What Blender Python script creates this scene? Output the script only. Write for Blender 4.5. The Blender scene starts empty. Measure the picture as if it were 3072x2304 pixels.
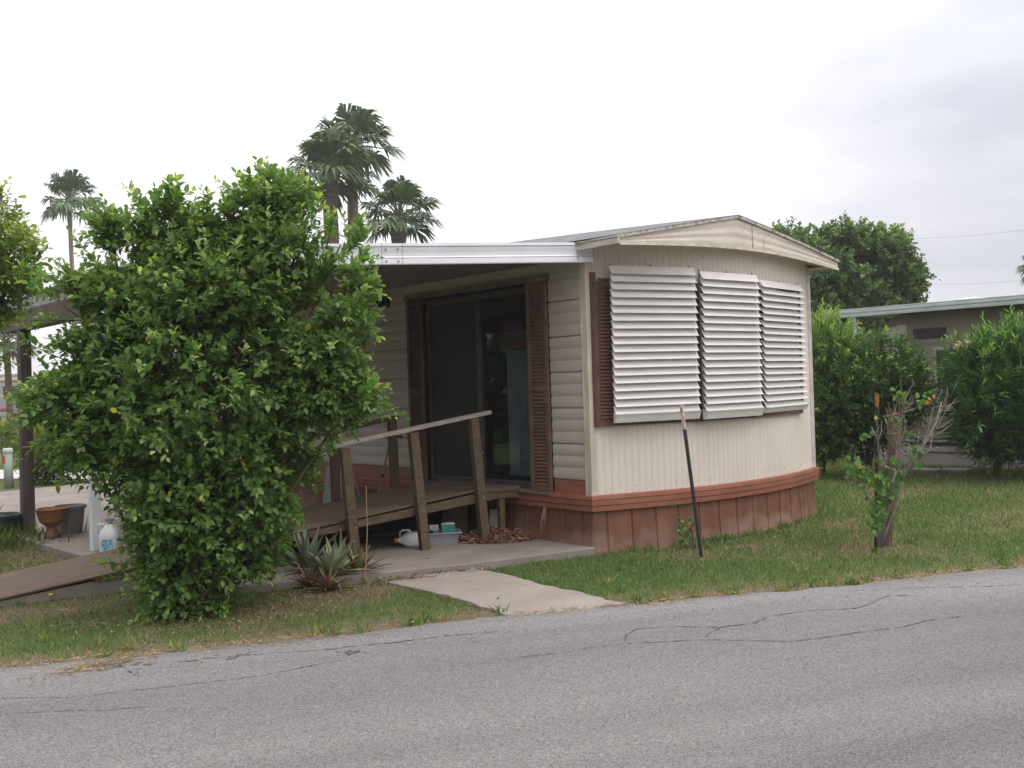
import bpy, math, random
import numpy as np
from math import sin, cos, radians, pi, sqrt, atan2
random.seed(7)
RNG = np.random.default_rng(11)
degrees_ = math.degrees
scene = bpy.context.scene

# ------------------------------------------------------------------ camera, sky, sun, exposure
# The world axes are those of the mobile home: origin at its near corner, +X along the end wall, +Y along the long side.
TH = radians(39.96)
CAM = np.array([-7.016, -7.222, 1.63])
def w2l(v):
    return np.array([v[0]*cos(TH)+v[1]*sin(TH), -v[0]*sin(TH)+v[1]*cos(TH), v[2]])
ROLL = .0322
RV_ = w2l([cos(ROLL), 0, -sin(ROLL)]); UV_ = w2l([sin(ROLL), 0, cos(ROLL)]); FV_ = w2l([0, 1, 0])
FPX = 3130.
cd = bpy.data.cameras.new('camera'); cam = bpy.data.objects.new('camera', cd); scene.collection.objects.link(cam)
from mathutils import Matrix, Vector
cam.matrix_world = Matrix(((RV_[0], UV_[0], -FV_[0], CAM[0]), (RV_[1], UV_[1], -FV_[1], CAM[1]), (RV_[2], UV_[2], -FV_[2], CAM[2]), (0, 0, 0, 1)))
cd.lens = 36*FPX/3072; cd.sensor_width = 36; cd.clip_end = 3000; cd.clip_start = .05
scene.camera = cam

SUN_EL, SUN_AZ = radians(62), radians(285)      # azimuth of the bright part of the cloud, counter-clockwise from +X
wd = bpy.data.worlds.new('World'); scene.world = wd; wd.use_nodes = True
nt = wd.node_tree; nt.nodes.clear()
def N(nt, t, **k):
    n = nt.nodes.new(t)
    for a, v in k.items(): setattr(n, a, v)
    return n
out = N(nt, 'ShaderNodeOutputWorld'); bg = N(nt, 'ShaderNodeBackground'); bg.inputs[1].default_value = .1
sky = N(nt, 'ShaderNodeTexSky', sky_type='NISHITA', sun_disc=False, sun_elevation=SUN_EL, sun_rotation=pi/2-SUN_AZ)
tc = N(nt, 'ShaderNodeTexCoord')
mp = N(nt, 'ShaderNodeMapping'); mp.inputs['Scale'].default_value = (1.1, 1.1, 3.6)
mp.inputs['Location'].default_value = (.35, .1, .2)
no = N(nt, 'ShaderNodeTexNoise'); no.inputs['Scale'].default_value = 2.1; no.inputs['Detail'].default_value = 6; no.inputs['Roughness'].default_value = .5
nt.links.new(tc.outputs['Generated'], mp.inputs[0]); nt.links.new(mp.outputs[0], no.inputs['Vector'])
# thinner, greyer cloud towards the right of the view
dt = N(nt, 'ShaderNodeVectorMath', operation='DOT_PRODUCT'); gd = w2l([.62, .72, .33]); gd /= np.linalg.norm(gd); dt.inputs[1].default_value = tuple(gd)
nt.links.new(tc.outputs['Generated'], dt.inputs[0])
mr = N(nt, 'ShaderNodeMapRange'); mr.inputs[1].default_value = .76; mr.inputs[2].default_value = .99; mr.inputs[3].default_value = -.14; mr.inputs[4].default_value = .29
nt.links.new(dt.outputs['Value'], mr.inputs[0])
ad = N(nt, 'ShaderNodeMath', operation='ADD'); nt.links.new(no.outputs[0], ad.inputs[0])
d2 = N(nt, 'ShaderNodeVectorMath', operation='DOT_PRODUCT'); d2.inputs[1].default_value = (cos(radians(175)), sin(radians(175)), 0); nt.links.new(tc.outputs['Generated'], d2.inputs[0])  # darker cloud out of view, added to cut the light entering the porch
m2 = N(nt, 'ShaderNodeMapRange'); m2.inputs[1].default_value = .15; m2.inputs[2].default_value = .9; m2.inputs[4].default_value = .42; nt.links.new(d2.outputs['Value'], m2.inputs[0])
a2 = N(nt, 'ShaderNodeMath', operation='ADD'); nt.links.new(mr.outputs[0], a2.inputs[0]); nt.links.new(m2.outputs[0], a2.inputs[1]); nt.links.new(a2.outputs[0], ad.inputs[1])
cr = N(nt, 'ShaderNodeValToRGB'); e = cr.color_ramp.elements
e[0].position = .42; e[0].color = (1.47, 1.44, 1.47, 1); e[1].position = .95; e[1].color = (.60, .65, .74, 1)
e2_ = e.new(.58); e2_.color = (1.10, 1.09, 1.17, 1)
nt.links.new(ad.outputs[0], cr.inputs[0])
sx = N(nt, 'ShaderNodeSeparateXYZ'); nt.links.new(tc.outputs['Generated'], sx.inputs[0])
zr = N(nt, 'ShaderNodeMapRange'); zr.inputs[1].default_value = .12; zr.inputs[2].default_value = .95; zr.inputs[3].default_value = 9.2; zr.inputs[4].default_value = 22
nt.links.new(sx.outputs[2], zr.inputs[0])
ml = N(nt, 'ShaderNodeVectorMath', operation='SCALE'); nt.links.new(cr.outputs[0], ml.inputs[0]); nt.links.new(zr.outputs[0], ml.inputs['Scale'])
mx = N(nt, 'ShaderNodeMixRGB'); mx.inputs[0].default_value = .93
nt.links.new(sky.outputs[0], mx.inputs[1]); nt.links.new(ml.outputs[0], mx.inputs[2]); nt.links.new(mx.outputs[0], bg.inputs[0]); nt.links.new(bg.outputs[0], out.inputs[0])
sl = bpy.data.lights.new('sun', 'SUN'); sl.energy = 1.0; sl.angle = radians(30); sl.color = (1, .97, .93)
so = bpy.data.objects.new('sun', sl); scene.collection.objects.link(so)
sd = Vector((cos(SUN_EL)*cos(SUN_AZ), cos(SUN_EL)*sin(SUN_AZ), sin(SUN_EL))); so.rotation_euler = sd.to_track_quat('Z', 'Y').to_euler()
scene.view_settings.view_transform = 'Standard'; scene.view_settings.look = 'None'; scene.view_settings.exposure = -.20; scene.view_settings.gamma = 1
scene.cycles.max_bounces = 7; scene.cycles.transparent_max_bounces = 12

# ------------------------------------------------------------------ small toolkit
def tag(o, label=None, cat=None, group=None, kind=None):
    if label: o['label'] = label
    if cat: o['category'] = cat
    if group: o['group'] = group
    if kind: o['kind'] = kind
    return o
def thing(name, label, cat, loc=(0, 0, 0), group=None):
    o = bpy.data.objects.new(name, None); scene.collection.objects.link(o); o.location = loc; o.empty_display_size = .1
    return tag(o, label, cat, group)
def rootloc(o):
    if o is None: return np.zeros(3)
    while o.parent: o = o.parent
    return np.array(o.location)
class MB:
    def __init__(s): s.v = []; s.f = []
    def add(s, v, f):
        b = len(s.v); s.v += [tuple(map(float, p)) for p in v]; s.f += [tuple(i+b for i in q) for q in f]; return s
    def box(s, a, b, bev=0):
        (x0, y0, z0), (x1, y1, z1) = a, b
        return s.hexa([(x0,y0,z0),(x1,y0,z0),(x1,y1,z0),(x0,y1,z0)], [(x0,y0,z1),(x1,y0,z1),(x1,y1,z1),(x0,y1,z1)])
    def hexa(s, lo, hi):
        return s.add(list(lo)+list(hi), [(3,2,1,0),(4,5,6,7),(0,1,5,4),(1,2,6,5),(2,3,7,6),(3,0,4,7)])
    def bar(s, p, q, w, h, up=(0, 0, 1)):
        p = np.array(p, float); q = np.array(q, float); d = q-p; d /= np.linalg.norm(d); up = np.array(up, float)
        sd_ = np.cross(d, up); sd_ /= np.linalg.norm(sd_); u = np.cross(sd_, d)
        c = [(-1, -1), (1, -1), (1, 1), (-1, 1)]
        lo = [p+sd_*a*w/2+u*b*h/2 for a, b in c]; hi = [q+sd_*a*w/2+u*b*h/2 for a, b in c]
        return s.hexa(lo, hi)
    def tube(s, pts, rad, n=8, cap=True):
        pts = [np.array(p, float) for p in pts]; m = len(pts)
        if not hasattr(rad, '__len__'): rad = [rad]*m
        ref = np.array([.3, .2, .93]); V = []
        for i, p in enumerate(pts):
            d = pts[min(i+1, m-1)]-pts[max(i-1, 0)]; d /= (np.linalg.norm(d)+1e-9)
            a = np.cross(d, ref)
            if np.linalg.norm(a) < .05: a = np.cross(d, [1, 0, 0])
            a /= np.linalg.norm(a); b = np.cross(d, a)
            V += [p+(a*cos(2*pi*k/n)+b*sin(2*pi*k/n))*rad[i] for k in range(n)]
        F = [(i*n+k, i*n+(k+1) % n, (i+1)*n+(k+1) % n, (i+1)*n+k) for i in range(m-1) for k in range(n)]
        if cap: F += [tuple(range(n))[::-1], tuple((m-1)*n+k for k in range(n))]
        return s.add(V, F)
    def lathe(s, c, prof, n=24, sx=1, sy=1):
        V = [(c[0]+r*cos(2*pi*k/n)*sx, c[1]+r*sin(2*pi*k/n)*sy, c[2]+z) for r, z in prof for k in range(n)]; m = len(prof)
        F = [(i*n+k, i*n+(k+1) % n, (i+1)*n+(k+1) % n, (i+1)*n+k) for i in range(m-1) for k in range(n)]
        F += [tuple(range(n))[::-1], tuple((m-1)*n+k for k in range(n))]
        return s.add(V, F)
    def prism(s, poly, d):
        d = np.array(d, float); n = len(poly); V = [np.array(p, float) for p in poly]; V += [p+d for p in V]
        return s.add(V, [tuple(range(n))[::-1], tuple(range(n, 2*n))]+[(i, (i+1) % n, n+(i+1) % n, n+i) for i in range(n)])
    def grid(s, P):     # P[i][j] points
        m, n = len(P), len(P[0])
        return s.add([p for r in P for p in r], [(i*n+j, i*n+j+1, (i+1)*n+j+1, (i+1)*n+j) for i in range(m-1) for j in range(n-1)])
    def build(s, name, mat, parent=None, bevel=0, smooth=False, label=None):
        me = bpy.data.meshes.new(name); off = rootloc(parent)
        me.from_pydata([tuple(np.array(p)-off) for p in s.v], [], s.f); me.materials.append(mat)
        o = bpy.data.objects.new(name, me); scene.collection.objects.link(o); o.parent = parent
        if smooth:
            me.polygons.foreach_set('use_smooth', [True]*len(me.polygons)); 
        if bevel:
            m = o.modifiers.new('b', 'BEVEL'); m.width = bevel; m.segments = 2; m.limit_method = 'ANGLE'; m.angle_limit = radians(35)
        if label: o['label'] = label
        return o
def trimesh(name, V, T, mat, parent=None, col=None, smooth=False, attr=None):
    off = rootloc(parent); V = np.asarray(V, np.float32)-off.astype(np.float32); T = np.asarray(T, np.int32)
    me = bpy.data.meshes.new(name); k = T.shape[1]
    me.vertices.add(len(V)); me.vertices.foreach_set('co', V.ravel())
    me.loops.add(T.size); me.loops.foreach_set('vertex_index', T.ravel())
    me.polygons.add(len(T)); me.polygons.foreach_set('loop_start', np.arange(0, T.size, k, dtype=np.int32))
    try: me.polygons.foreach_set('loop_total', np.full(len(T), k, dtype=np.int32))
    except Exception: pass
    if smooth: me.polygons.foreach_set('use_smooth', np.ones(len(T), bool))
    me.update(calc_edges=True); me.validate()
    if col is not None:
        a = me.color_attributes.new('col', 'FLOAT_COLOR', 'POINT'); c = np.ones((len(V), 4), np.float32); c[:, :3] = col; a.data.foreach_set('color', c.ravel())
    if attr is not None:
        a = me.attributes.new('dry', 'FLOAT', 'POINT'); a.data.foreach_set('value', np.asarray(attr, np.float32))
    me.materials.append(mat)
    o = bpy.data.objects.new(name, me); scene.collection.objects.link(o); o.parent = parent
    return o
def at(px, py, Z):      # a point seen at full-size photo pixel (px, py) at view depth Z, in world metres
    d = FV_*FPX+RV_*(px-1536)+UV_*(1151.5-py); return CAM+d*(Z/FPX)
def atz(px, py, z=0.):
    d = FV_*FPX+RV_*(px-1536)+UV_*(1151.5-py); return CAM+d*((z-CAM[2])/d[2])

# ---- materials
def M(name, c1, c2=None, scale=6., rough=.7, bump=0., bscale=60., stretch=(1, 1, 1), spec=.3, lo=.35, hi=.65, fine=0., metal=0., dist=.01, detail=5):
    m = bpy.data.materials.new(name); m.use_nodes = True; t = m.node_tree; b = t.nodes['Principled BSDF']
    b.inputs['Roughness'].default_value = rough; b.inputs['Specular IOR Level'].default_value = spec; b.inputs['Metallic'].default_value = metal
    c2 = c2 or tuple(x*.8 for x in c1)
    tc = N(t, 'ShaderNodeTexCoord'); mp = N(t, 'ShaderNodeMapping'); mp.inputs['Scale'].default_value = stretch
    n = N(t, 'ShaderNodeTexNoise'); n.inputs['Scale'].default_value = scale; n.inputs['Detail'].default_value = detail
    t.links.new(tc.outputs['Object'], mp.inputs[0]); t.links.new(mp.outputs[0], n.inputs['Vector'])
    r = N(t, 'ShaderNodeValToRGB'); r.color_ramp.elements[0].position = lo; r.color_ramp.elements[1].position = hi
    r.color_ramp.elements[0].color = (*c1, 1); r.color_ramp.elements[1].color = (*c2, 1)
    t.links.new(n.outputs[0], r.inputs[0]); last = r.outputs[0]
    if fine:
        n2 = N(t, 'ShaderNodeTexNoise'); n2.inputs['Scale'].default_value = bscale; n2.inputs['Detail'].default_value = 3
        t.links.new(mp.outputs[0], n2.inputs['Vector'])
        mr = N(t, 'ShaderNodeMapRange'); mr.inputs[1].default_value = .3; mr.inputs[2].default_value = .7; mr.inputs[3].default_value = 1-fine; mr.inputs[4].default_value = 1+fine
        t.links.new(n2.outputs[0], mr.inputs[0])
        sc = N(t, 'ShaderNodeVectorMath', operation='SCALE'); t.links.new(last, sc.inputs[0]); t.links.new(mr.outputs[0], sc.inputs['Scale']); last = sc.outputs[0]
    t.links.new(last, b.inputs['Base Color'])
    if bump:
        n3 = N(t, 'ShaderNodeTexNoise'); n3.inputs['Scale'].default_value = bscale; n3.inputs['Detail'].default_value = 4; t.links.new(mp.outputs[0], n3.inputs['Vector'])
        bu = N(t, 'ShaderNodeBump'); bu.inputs['Strength'].default_value = bump; bu.inputs['Distance'].default_value = dist
        t.links.new(n3.outputs[0], bu.inputs['Height']); t.links.new(bu.outputs[0], b.inputs['Normal'])
    m['last'] = 0
    return m
def overlay(m, color, scale, lo, hi, stretch=(1, 1, 1), amount=1., zlo=None, zhi=None, obj_axis=2):
    """a second layer of stain with its own shape on material m; zlo/zhi fade it with height in the part"""
    t = m.node_tree; b = t.nodes['Principled BSDF']; src = b.inputs['Base Color'].links[0].from_socket
    tc = N(t, 'ShaderNodeTexCoord'); mp = N(t, 'ShaderNodeMapping'); mp.inputs['Scale'].default_value = stretch
    n = N(t, 'ShaderNodeTexNoise'); n.inputs['Scale'].default_value = scale; n.inputs['Detail'].default_value = 5
    t.links.new(tc.outputs['Object'], mp.inputs[0]); t.links.new(mp.outputs[0], n.inputs['Vector'])
    mr = N(t, 'ShaderNodeMapRange'); mr.inputs[1].default_value = lo; mr.inputs[2].default_value = hi; mr.inputs[4].default_value = amount
    val = n.outputs[0]
    if zlo is not None:
        s = N(t, 'ShaderNodeSeparateXYZ'); t.links.new(tc.outputs['Object'], s.inputs[0])
        z = N(t, 'ShaderNodeMapRange'); z.inputs[1].default_value = zlo; z.inputs[2].default_value = zhi; z.inputs[3].default_value = .28; z.inputs[4].default_value = -.25
        t.links.new(s.outputs[obj_axis], z.inputs[0]); a = N(t, 'ShaderNodeMath', operation='ADD'); t.links.new(val, a.inputs[0]); t.links.new(z.outputs[0], a.inputs[1]); val = a.outputs[0]
    t.links.new(val, mr.inputs[0])
    x = N(t, 'ShaderNodeMixRGB'); t.links.new(mr.outputs[0], x.inputs[0]); t.links.new(src, x.inputs[1]); x.inputs[2].default_value = (*color, 1)
    t.links.new(x.outputs[0], b.inputs['Base Color']); return m
def leafmat(name, rough=.45, trans=.35, spec=.35):
    m = bpy.data.materials.new(name); m.use_nodes = True; t = m.node_tree; b = t.nodes['Principled BSDF']
    a = N(t, 'ShaderNodeVertexColor'); a.layer_name = 'col'; b.inputs['Roughness'].default_value = rough; b.inputs['Specular IOR Level'].default_value = spec
    t.links.new(a.outputs[0], b.inputs['Base Color'])
    tr = N(t, 'ShaderNodeBsdfTranslucent'); g = N(t, 'ShaderNodeMixRGB', blend_type='MULTIPLY'); g.inputs[0].default_value = 1; g.inputs[2].default_value = (1.25, 1.3, .7, 1)
    t.links.new(a.outputs[0], g.inputs[1]); t.links.new(g.outputs[0], tr.inputs[0])
    mx = N(t, 'ShaderNodeMixShader'); mx.inputs[0].default_value = trans; t.links.new(b.outputs[0], mx.inputs[1]); t.links.new(tr.outputs[0], mx.inputs[2])
    t.links.new(mx.outputs[0], t.nodes['Material Output'].inputs[0]); return m

CREAM = M('cream_siding', (.55, .49, .42), (.47, .415, .355), 1.6, .55, .08, 90, (1, 1, .5), fine=.05)
overlay(CREAM, (.24, .21, .17), 5, .58, .85, (6, 6, .5), .35)
RIBW = M('ribbed_white_siding', (.70, .635, .565), (.64, .575, .505), 1.3, .5, .06, 120, fine=.04)
overlay(RIBW, (.42, .37, .31), 7, .6, .95, (5, 5, .25), .3)
GABLE = M('gable_metal', (.66, .59, .51), (.57, .505, .43), 2.5, .5, .05, 80, (1, 1, 3), fine=.05)
overlay(GABLE, (.28, .24, .18), 8, .55, .8, (2, 2, 6), .45)
TRIM = M('cream_trim', (.64, .57, .47), (.48, .42, .33), 9, .5, .1, 80, (1, 1, .3))
WHITE = M('white_enamel', (.74, .75, .77), (.68, .69, .71), 3, .38, .03, 60, spec=.45)
overlay(WHITE, (.50, .46, .42), 10, .64, .85, (2, 2, 6), .4)
RUST = M('rust_seam', (.33, .20, .13), (.5, .42, .36), 30, .8)
LOUV = M('off_white_louvre', (.72, .69, .67), (.67, .64, .62), 4, .45, .03, 60, (1, 1, 4), fine=.02)
overlay(LOUV, (.42, .38, .33), 9, .62, .85, (1, 1, 5), .35)
BROWN = M('brown_shutter', (.155, .085, .063), (.115, .063, .048), 7, .6, .1, 60, fine=.1)
DKBROWN = M('dark_brown_shutter', (.13, .062, .044), (.09, .045, .033), 7, .6, .1, 60, fine=.1)
RED = M('brick_red_band', (.33, .132, .082), (.265, .10, .064), 3, .6, .08, 60, (1, 1, 3), fine=.07)
overlay(RED, (.38, .20, .15), 4, .52, .8, (1, 1, 2), .5)
SKIRT = M('red_brown_skirt', (.20, .088, .054), (.145, .064, .041), 4, .75, .3, 60, (2, 2, .4), fine=.12)
overlay(SKIRT, (.38, .265, .21), 3.0, .46, .95, (1, 1, 1.5), .7, 0, .30)
overlay(SKIRT, (.12, .06, .045), 14, .60, .72, (2, 2, .35), .5)
ROOFM = M('grey_roof', (.19, .19, .20), (.12, .12, .13), 5, .8, .2, 40, fine=.1)
CONC = M('concrete', (.27, .228, .20), (.205, .173, .15), 1.4, .85, .25, 70, fine=.09, dist=.004)
overlay(CONC, (.35, .315, .285), 2.2, .55, .75, (1, 1, 1), .5)
overlay(CONC, (.16, .13, .11), 3.1, .58, .78, (1, 1, 1), .45)
PATHM = M('path_concrete', (.33, .285, .245), (.27, .235, .205), 2.0, .85, .25, 90, fine=.08, dist=.003)
overlay(PATHM, (.34, .20, .13), 2.6, .62, .82, (1, 1, 1), .35)
overlay(PATHM, (.22, .18, .155), 5, .60, .75, (1, 1, 1), .5)
WOOD = M('weathered_lumber', (.14, .10, .062), (.085, .060, .038), 5, .8, .35, 40, (1, 7, 9), fine=.15, dist=.003)
overlay(WOOD, (.07, .045, .03), 14, .58, .7, (1, 8, 10), .6)
DECK = M('ramp_plywood', (.155, .108, .074), (.108, .075, .052), 2.5, .8, .3, 50, (1, 8, 8), fine=.10, dist=.003)
overlay(DECK, (.11, .07, .05), 6, .6, .8, (1, 12, 1), .5)
GREYWOOD = M('grey_rail_wood', (.38, .32, .285), (.26, .22, .195), 9, .85, .35, 50, (1, 8, 8), fine=.15, dist=.003)
POSTW = M('dark_carport_post', (.105, .085, .075), (.07, .055, .05), 4, .8, .2, 40, (4, 4, .5), fine=.12)
BEAM = M('brown_beam', (.15, .115, .09), (.10, .075, .06), 4, .8, .2, 40)
BLACK = M('black_metal', (.018, .018, .02), (.03, .03, .03), 10, .5)
ALU = M('dull_aluminium', (.42, .40, .37), (.30, .28, .25), 8, .5, metal=.3)
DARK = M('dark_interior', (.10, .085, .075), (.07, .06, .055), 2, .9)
CURT = M('blue_grey_curtain', (.27, .30, .32), (.21, .24, .26), 6, .9)
TERRA = M('terracotta', (.24, .105, .045), (.17, .07, .03), 6, .7, .1, 40, fine=.1)
GREYPL = M('grey_plastic', (.20, .185, .175), (.15, .14, .135), 6, .6)
TUBG = M('pale_grey_tub', (.34, .345, .37), (.28, .285, .31), 6, .5)
JUG = M('white_jug_plastic', (.74, .76, .74), (.62, .63, .60), 6, .4)
BLUEL = M('blue_print', (.12, .33, .45), (.45, .60, .66), 45, .5, lo=.48, hi=.56)
TEAL = M('teal_carton', (.05, .26, .22), (.08, .33, .28), 6, .6)
GREENPOT = M('dark_green_plastic', (.012, .035, .028), (.02, .05, .04), 6, .5)
CLOTH = M('grey_beige_cover', (.23, .195, .17), (.17, .145, .125), 4, .9, .3, 30)
STEEL = M('dark_post_paint', (.045, .05, .048), (.075, .065, .055), 30, .6, .1, 60)
RUSTW = M('rusty_white_post_paint', (.66, .58, .50), (.34, .12, .04), 22, .7, lo=.54, hi=.62, stretch=(1, 1, .6))
RUSTO = M('rusty_orange_post_paint', (.50, .22, .07), (.30, .08, .03), 30, .7, lo=.42, hi=.6)
BARK = M('grey_bark', (.30, .27, .24), (.17, .145, .12), 30, .9, .4, 80, (1, 1, .4))
OLDWOOD = M('old_brown_stump', (.17, .115, .08), (.10, .068, .05), 9, .9, .5, 40, (5, 5, .6), fine=.2)
STEM = M('green_brown_stem', (.11, .10, .05), (.07, .055, .03), 20, .8)
PALMT = M('palm_trunk_bark', (.17, .125, .095), (.10, .07, .055), 3, .9, .5, 12, (1, 1, 4), fine=.2, dist=.05)
PALMG = M('grey_palm_trunk', (.25, .195, .165), (.17, .13, .11), 3, .9, .4, 12, (1, 1, 4), fine=.15, dist=.04)
LEAF = leafmat('leaf', .5, .44, .22); LEAFR = leafmat('rough_leaf', .6, .25, .25); GRASS = leafmat('grass_blade', .7, .25, .15); LITTER = leafmat('dry_litter', .85, .1, .1)
TRAILER = M('trailer_shaded_skin', (.27, .23, .17), (.22, .185, .138), 2, .5, .05, 40)  # colour darkened to carry the shade under the patio roof
TRAILW = M('trailer_lit_skin', (.58, .53, .46), (.50, .46, .40), 2, .5)  # paler copy of the skin for the part of the wall in daylight
GREENW = M('pale_green_white_gutter', (.50, .55, .52), (.40, .45, .43), 3, .5, .05, 40, (1, 1, 4))
GLASSD = M('dark_window', (.02, .022, .028), (.03, .03, .035), 3, .15, spec=.6)
REDL = M('red_lens', (.45, .03, .04), (.35, .02, .03), 6, .3)
AMBER = M('amber_lens', (.60, .33, .05), (.5, .25, .04), 6, .3)
PEDG = M('pale_green_pedestal', (.33, .40, .34), (.27, .33, .28), 6, .6)
REDT = M('red_label', (.45, .08, .09), (.38, .07, .08), 6, .6)
RVB = M('motorhome_beige', (.50, .42, .30), (.45, .38, .28), 3, .5)
RVG = M('motorhome_grey', (.34, .33, .34), (.28, .27, .28), 3, .5)
TYRE = M('tyre', (.02, .02, .02), (.03, .03, .03), 10, .8)
WCAR = M('white_car_paint', (.72, .74, .78), (.68, .70, .74), 3, .25, spec=.5)
FROND = leafmat('palm_frond', .5, .25, .3)

def glassmat():
    m = bpy.data.materials.new('thin_glass'); m.use_nodes = True; t = m.node_tree; t.nodes.remove(t.nodes['Principled BSDF'])
    a = N(t, 'ShaderNodeBsdfTransparent'); a.inputs[0].default_value = (.55, .60, .62, 1); g = N(t, 'ShaderNodeBsdfGlossy'); g.inputs['Roughness'].default_value = .03; g.inputs[0].default_value = (.9, .9, .9, 1)
    x = N(t, 'ShaderNodeMixShader'); x.inputs[0].default_value = .10
    t.links.new(a.outputs[0], x.inputs[1]); t.links.new(g.outputs[0], x.inputs[2]); t.links.new(x.outputs[0], t.nodes['Material Output'].inputs[0]); return m
GLASS = glassmat()
def screenmat():
    m = bpy.data.materials.new('insect_screen'); m.use_nodes = True; t = m.node_tree; b = t.nodes['Principled BSDF']; b.inputs['Base Color'].default_value = (.055, .05, .048, 1); b.inputs['Roughness'].default_value = .7
    a = N(t, 'ShaderNodeBsdfTransparent'); x = N(t, 'ShaderNodeMixShader'); x.inputs[0].default_value = .6
    t.links.new(a.outputs[0], x.inputs[1]); t.links.new(b.outputs[0], x.inputs[2]); t.links.new(x.outputs[0], t.nodes['Material Output'].inputs[0]); return m
SCREEN = screenmat()

# ---- noise, polygons
def vnoise(x, y, s, seed=0):
    g = np.random.default_rng(seed).random((257, 257)); u = np.asarray(x)*s+77.3; v = np.asarray(y)*s+31.7
    i = np.floor(u).astype(int); j = np.floor(v).astype(int); fu = u-i; fv = v-j; fu = fu*fu*(3-2*fu); fv = fv*fv*(3-2*fv)
    a = g[i % 256, j % 256]; b = g[(i+1) % 256, j % 256]; c = g[i % 256, (j+1) % 256]; d = g[(i+1) % 256, (j+1) % 256]
    return (a*(1-fu)+b*fu)*(1-fv)+(c*(1-fu)+d*fu)*fv
def fbm(x, y, s, seed=0):
    return (vnoise(x, y, s, seed)*.5+vnoise(x, y, s*2.1, seed+1)*.27+vnoise(x, y, s*4.3, seed+2)*.15+vnoise(x, y, s*9.1, seed+3)*.08)
def inside(x, y, poly):
    x = np.asarray(x); y = np.asarray(y); r = np.zeros(x.shape, bool); n = len(poly)
    for k in range(n):
        x0, y0 = poly[k]; x1, y1 = poly[(k+1) % n]
        c = ((y0 > y) != (y1 > y)) & (x < (x1-x0)*(y-y0)/((y1-y0) if y1 != y0 else 1e-9)+x0); r ^= c
    return r
# ------------------------------------------------------------------ the ground
EDGE = [(-30, 9.5), (-20, 5.6), (-12, 2.45), (-8, .9), (-5.33, -.15), (-4.7, -.50), (-3.88, -.85), (-3.0, -1.14), (-2.28, -1.42), (-1.46, -1.83), (-.19, -2.43), (1.06, -2.90), (1.8, -3.22), (5, -4.5), (12, -7.4), (30, -15), (60, -27.5)]
EX = np.array([p[0] for p in EDGE]); EY = np.array([p[1] for p in EDGE])
def edge_y(x):
    x = np.asarray(x, float); return np.interp(x, EX, EY)+(fbm(x, x*0+3, 1.6, 40)-.5)*.22+(vnoise(x, x*0, 14, 44)-.5)*.05
PATIO = [(-.02, -.03), (-1.39, .22), (-2.09, .45), (-3.0, .75), (-3.62, 1.0), (-3.62, 3.55), (-3.66, 5.28), (-3.68, 12.2), (0, 12.9), (0, 0)]
PATH = [(-2.17, .29), (-1.27, .38), (-1.34, -.62), (-1.46, -1.80), (-1.72, -1.74), (-2.13, -1.585), (-2.27, -1.45), (-2.16, -.55)]
RN = np.array([-5.0, 1.95]); RD = np.array([3.95, -.75]); RD = RD/np.linalg.norm(RD); RQ = np.array([-RD[1], RD[0]])
def rp(s, t): p = RN+RD*s+RQ*t; return (p[0], p[1])
RAMPP = [rp(0, 0), rp(4.7, 0), rp(4.7, 1.25), rp(0, 1.25)]
def bow(x): x = np.asarray(x, float); return -.36*4*(x/3.66)*(1-x/3.66)
HOUSE = [(0, 0), (.9, -.27), (1.83, -.36), (2.75, -.27), (3.66, 0), (3.66, 11), (0, 11)]
SHRUB0 = (-3.8, .5)
def dryness(x, y):
    d = fbm(x, y, .9, 3)*.85+fbm(x, y, 3.0, 9)*.40-.27
    ey = edge_y(x); dist = (y-ey)*.92
    d = d+np.clip(1-dist/.42, 0, 1)*.50                       # dead fringe along the road
    r = np.hypot((x+3.9)*.8, (y-.25)*1.3); d = d+np.clip(1-r/1.2, 0, 1)*.42      # worn earth at the shrub
    d = d+np.clip(1-np.hypot(x+2.4, y-.3)/.8, 0, 1)*.35                 # and at the agave
    d = d+np.where((x < -3.6) & (y > 1.2) & (y < 7), .22, 0)
    d = d+np.clip(1-np.abs(y+.45-bow(np.clip(x, 0, 3.66)))/.35, 0, 1)*np.where((x > .2) & (x < 4), .18, 0)
    d = d+np.clip(1-np.hypot(x-1.95, y+1.85)/.5, 0, 1)*.4+np.clip(1-np.hypot(x-.53, y+.9)/.3, 0, 1)*.4
    d = d+np.where((y > 12), .05, 0)
    return d
def gz(x, y):
    z = -.035+(fbm(x, y, 1.1, 21)-.5)*.03
    f = np.clip((y-edge_y(x))/.25, 0, 1); return z*f+(-.04)*(1-f)
xs = np.concatenate([[-600, -300, -150, -80, -45, -28, -18, -12, -9], np.arange(-7.5, 8, .075), [8.6, 9.4, 10.5, 12, 15, 20, 28, 45, 80, 150, 300, 600]])
ys = np.concatenate([[-600, -300, -150, -80, -45, -28, -18, -12, -9, -7], np.arange(-5.5, 8, .075), [8.6, 9.4, 10.5, 12, 14, 16, 18, 20, 24, 30, 45, 80, 150, 300, 600]])
XX, YY = np.meshgrid(xs, ys, indexing='ij'); m_, n_ = XX.shape
near = (np.abs(XX) < 9) & (np.abs(YY) < 9)
ZZ = np.where(near, gz(XX, YY), -.04); DRY = dryness(XX, YY)
idx = np.arange(m_*n_).reshape(m_, n_); Q = np.stack([idx[:-1, :-1], idx[1:, :-1], idx[1:, 1:], idx[:-1, 1:]], -1).reshape(-1, 4)
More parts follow.
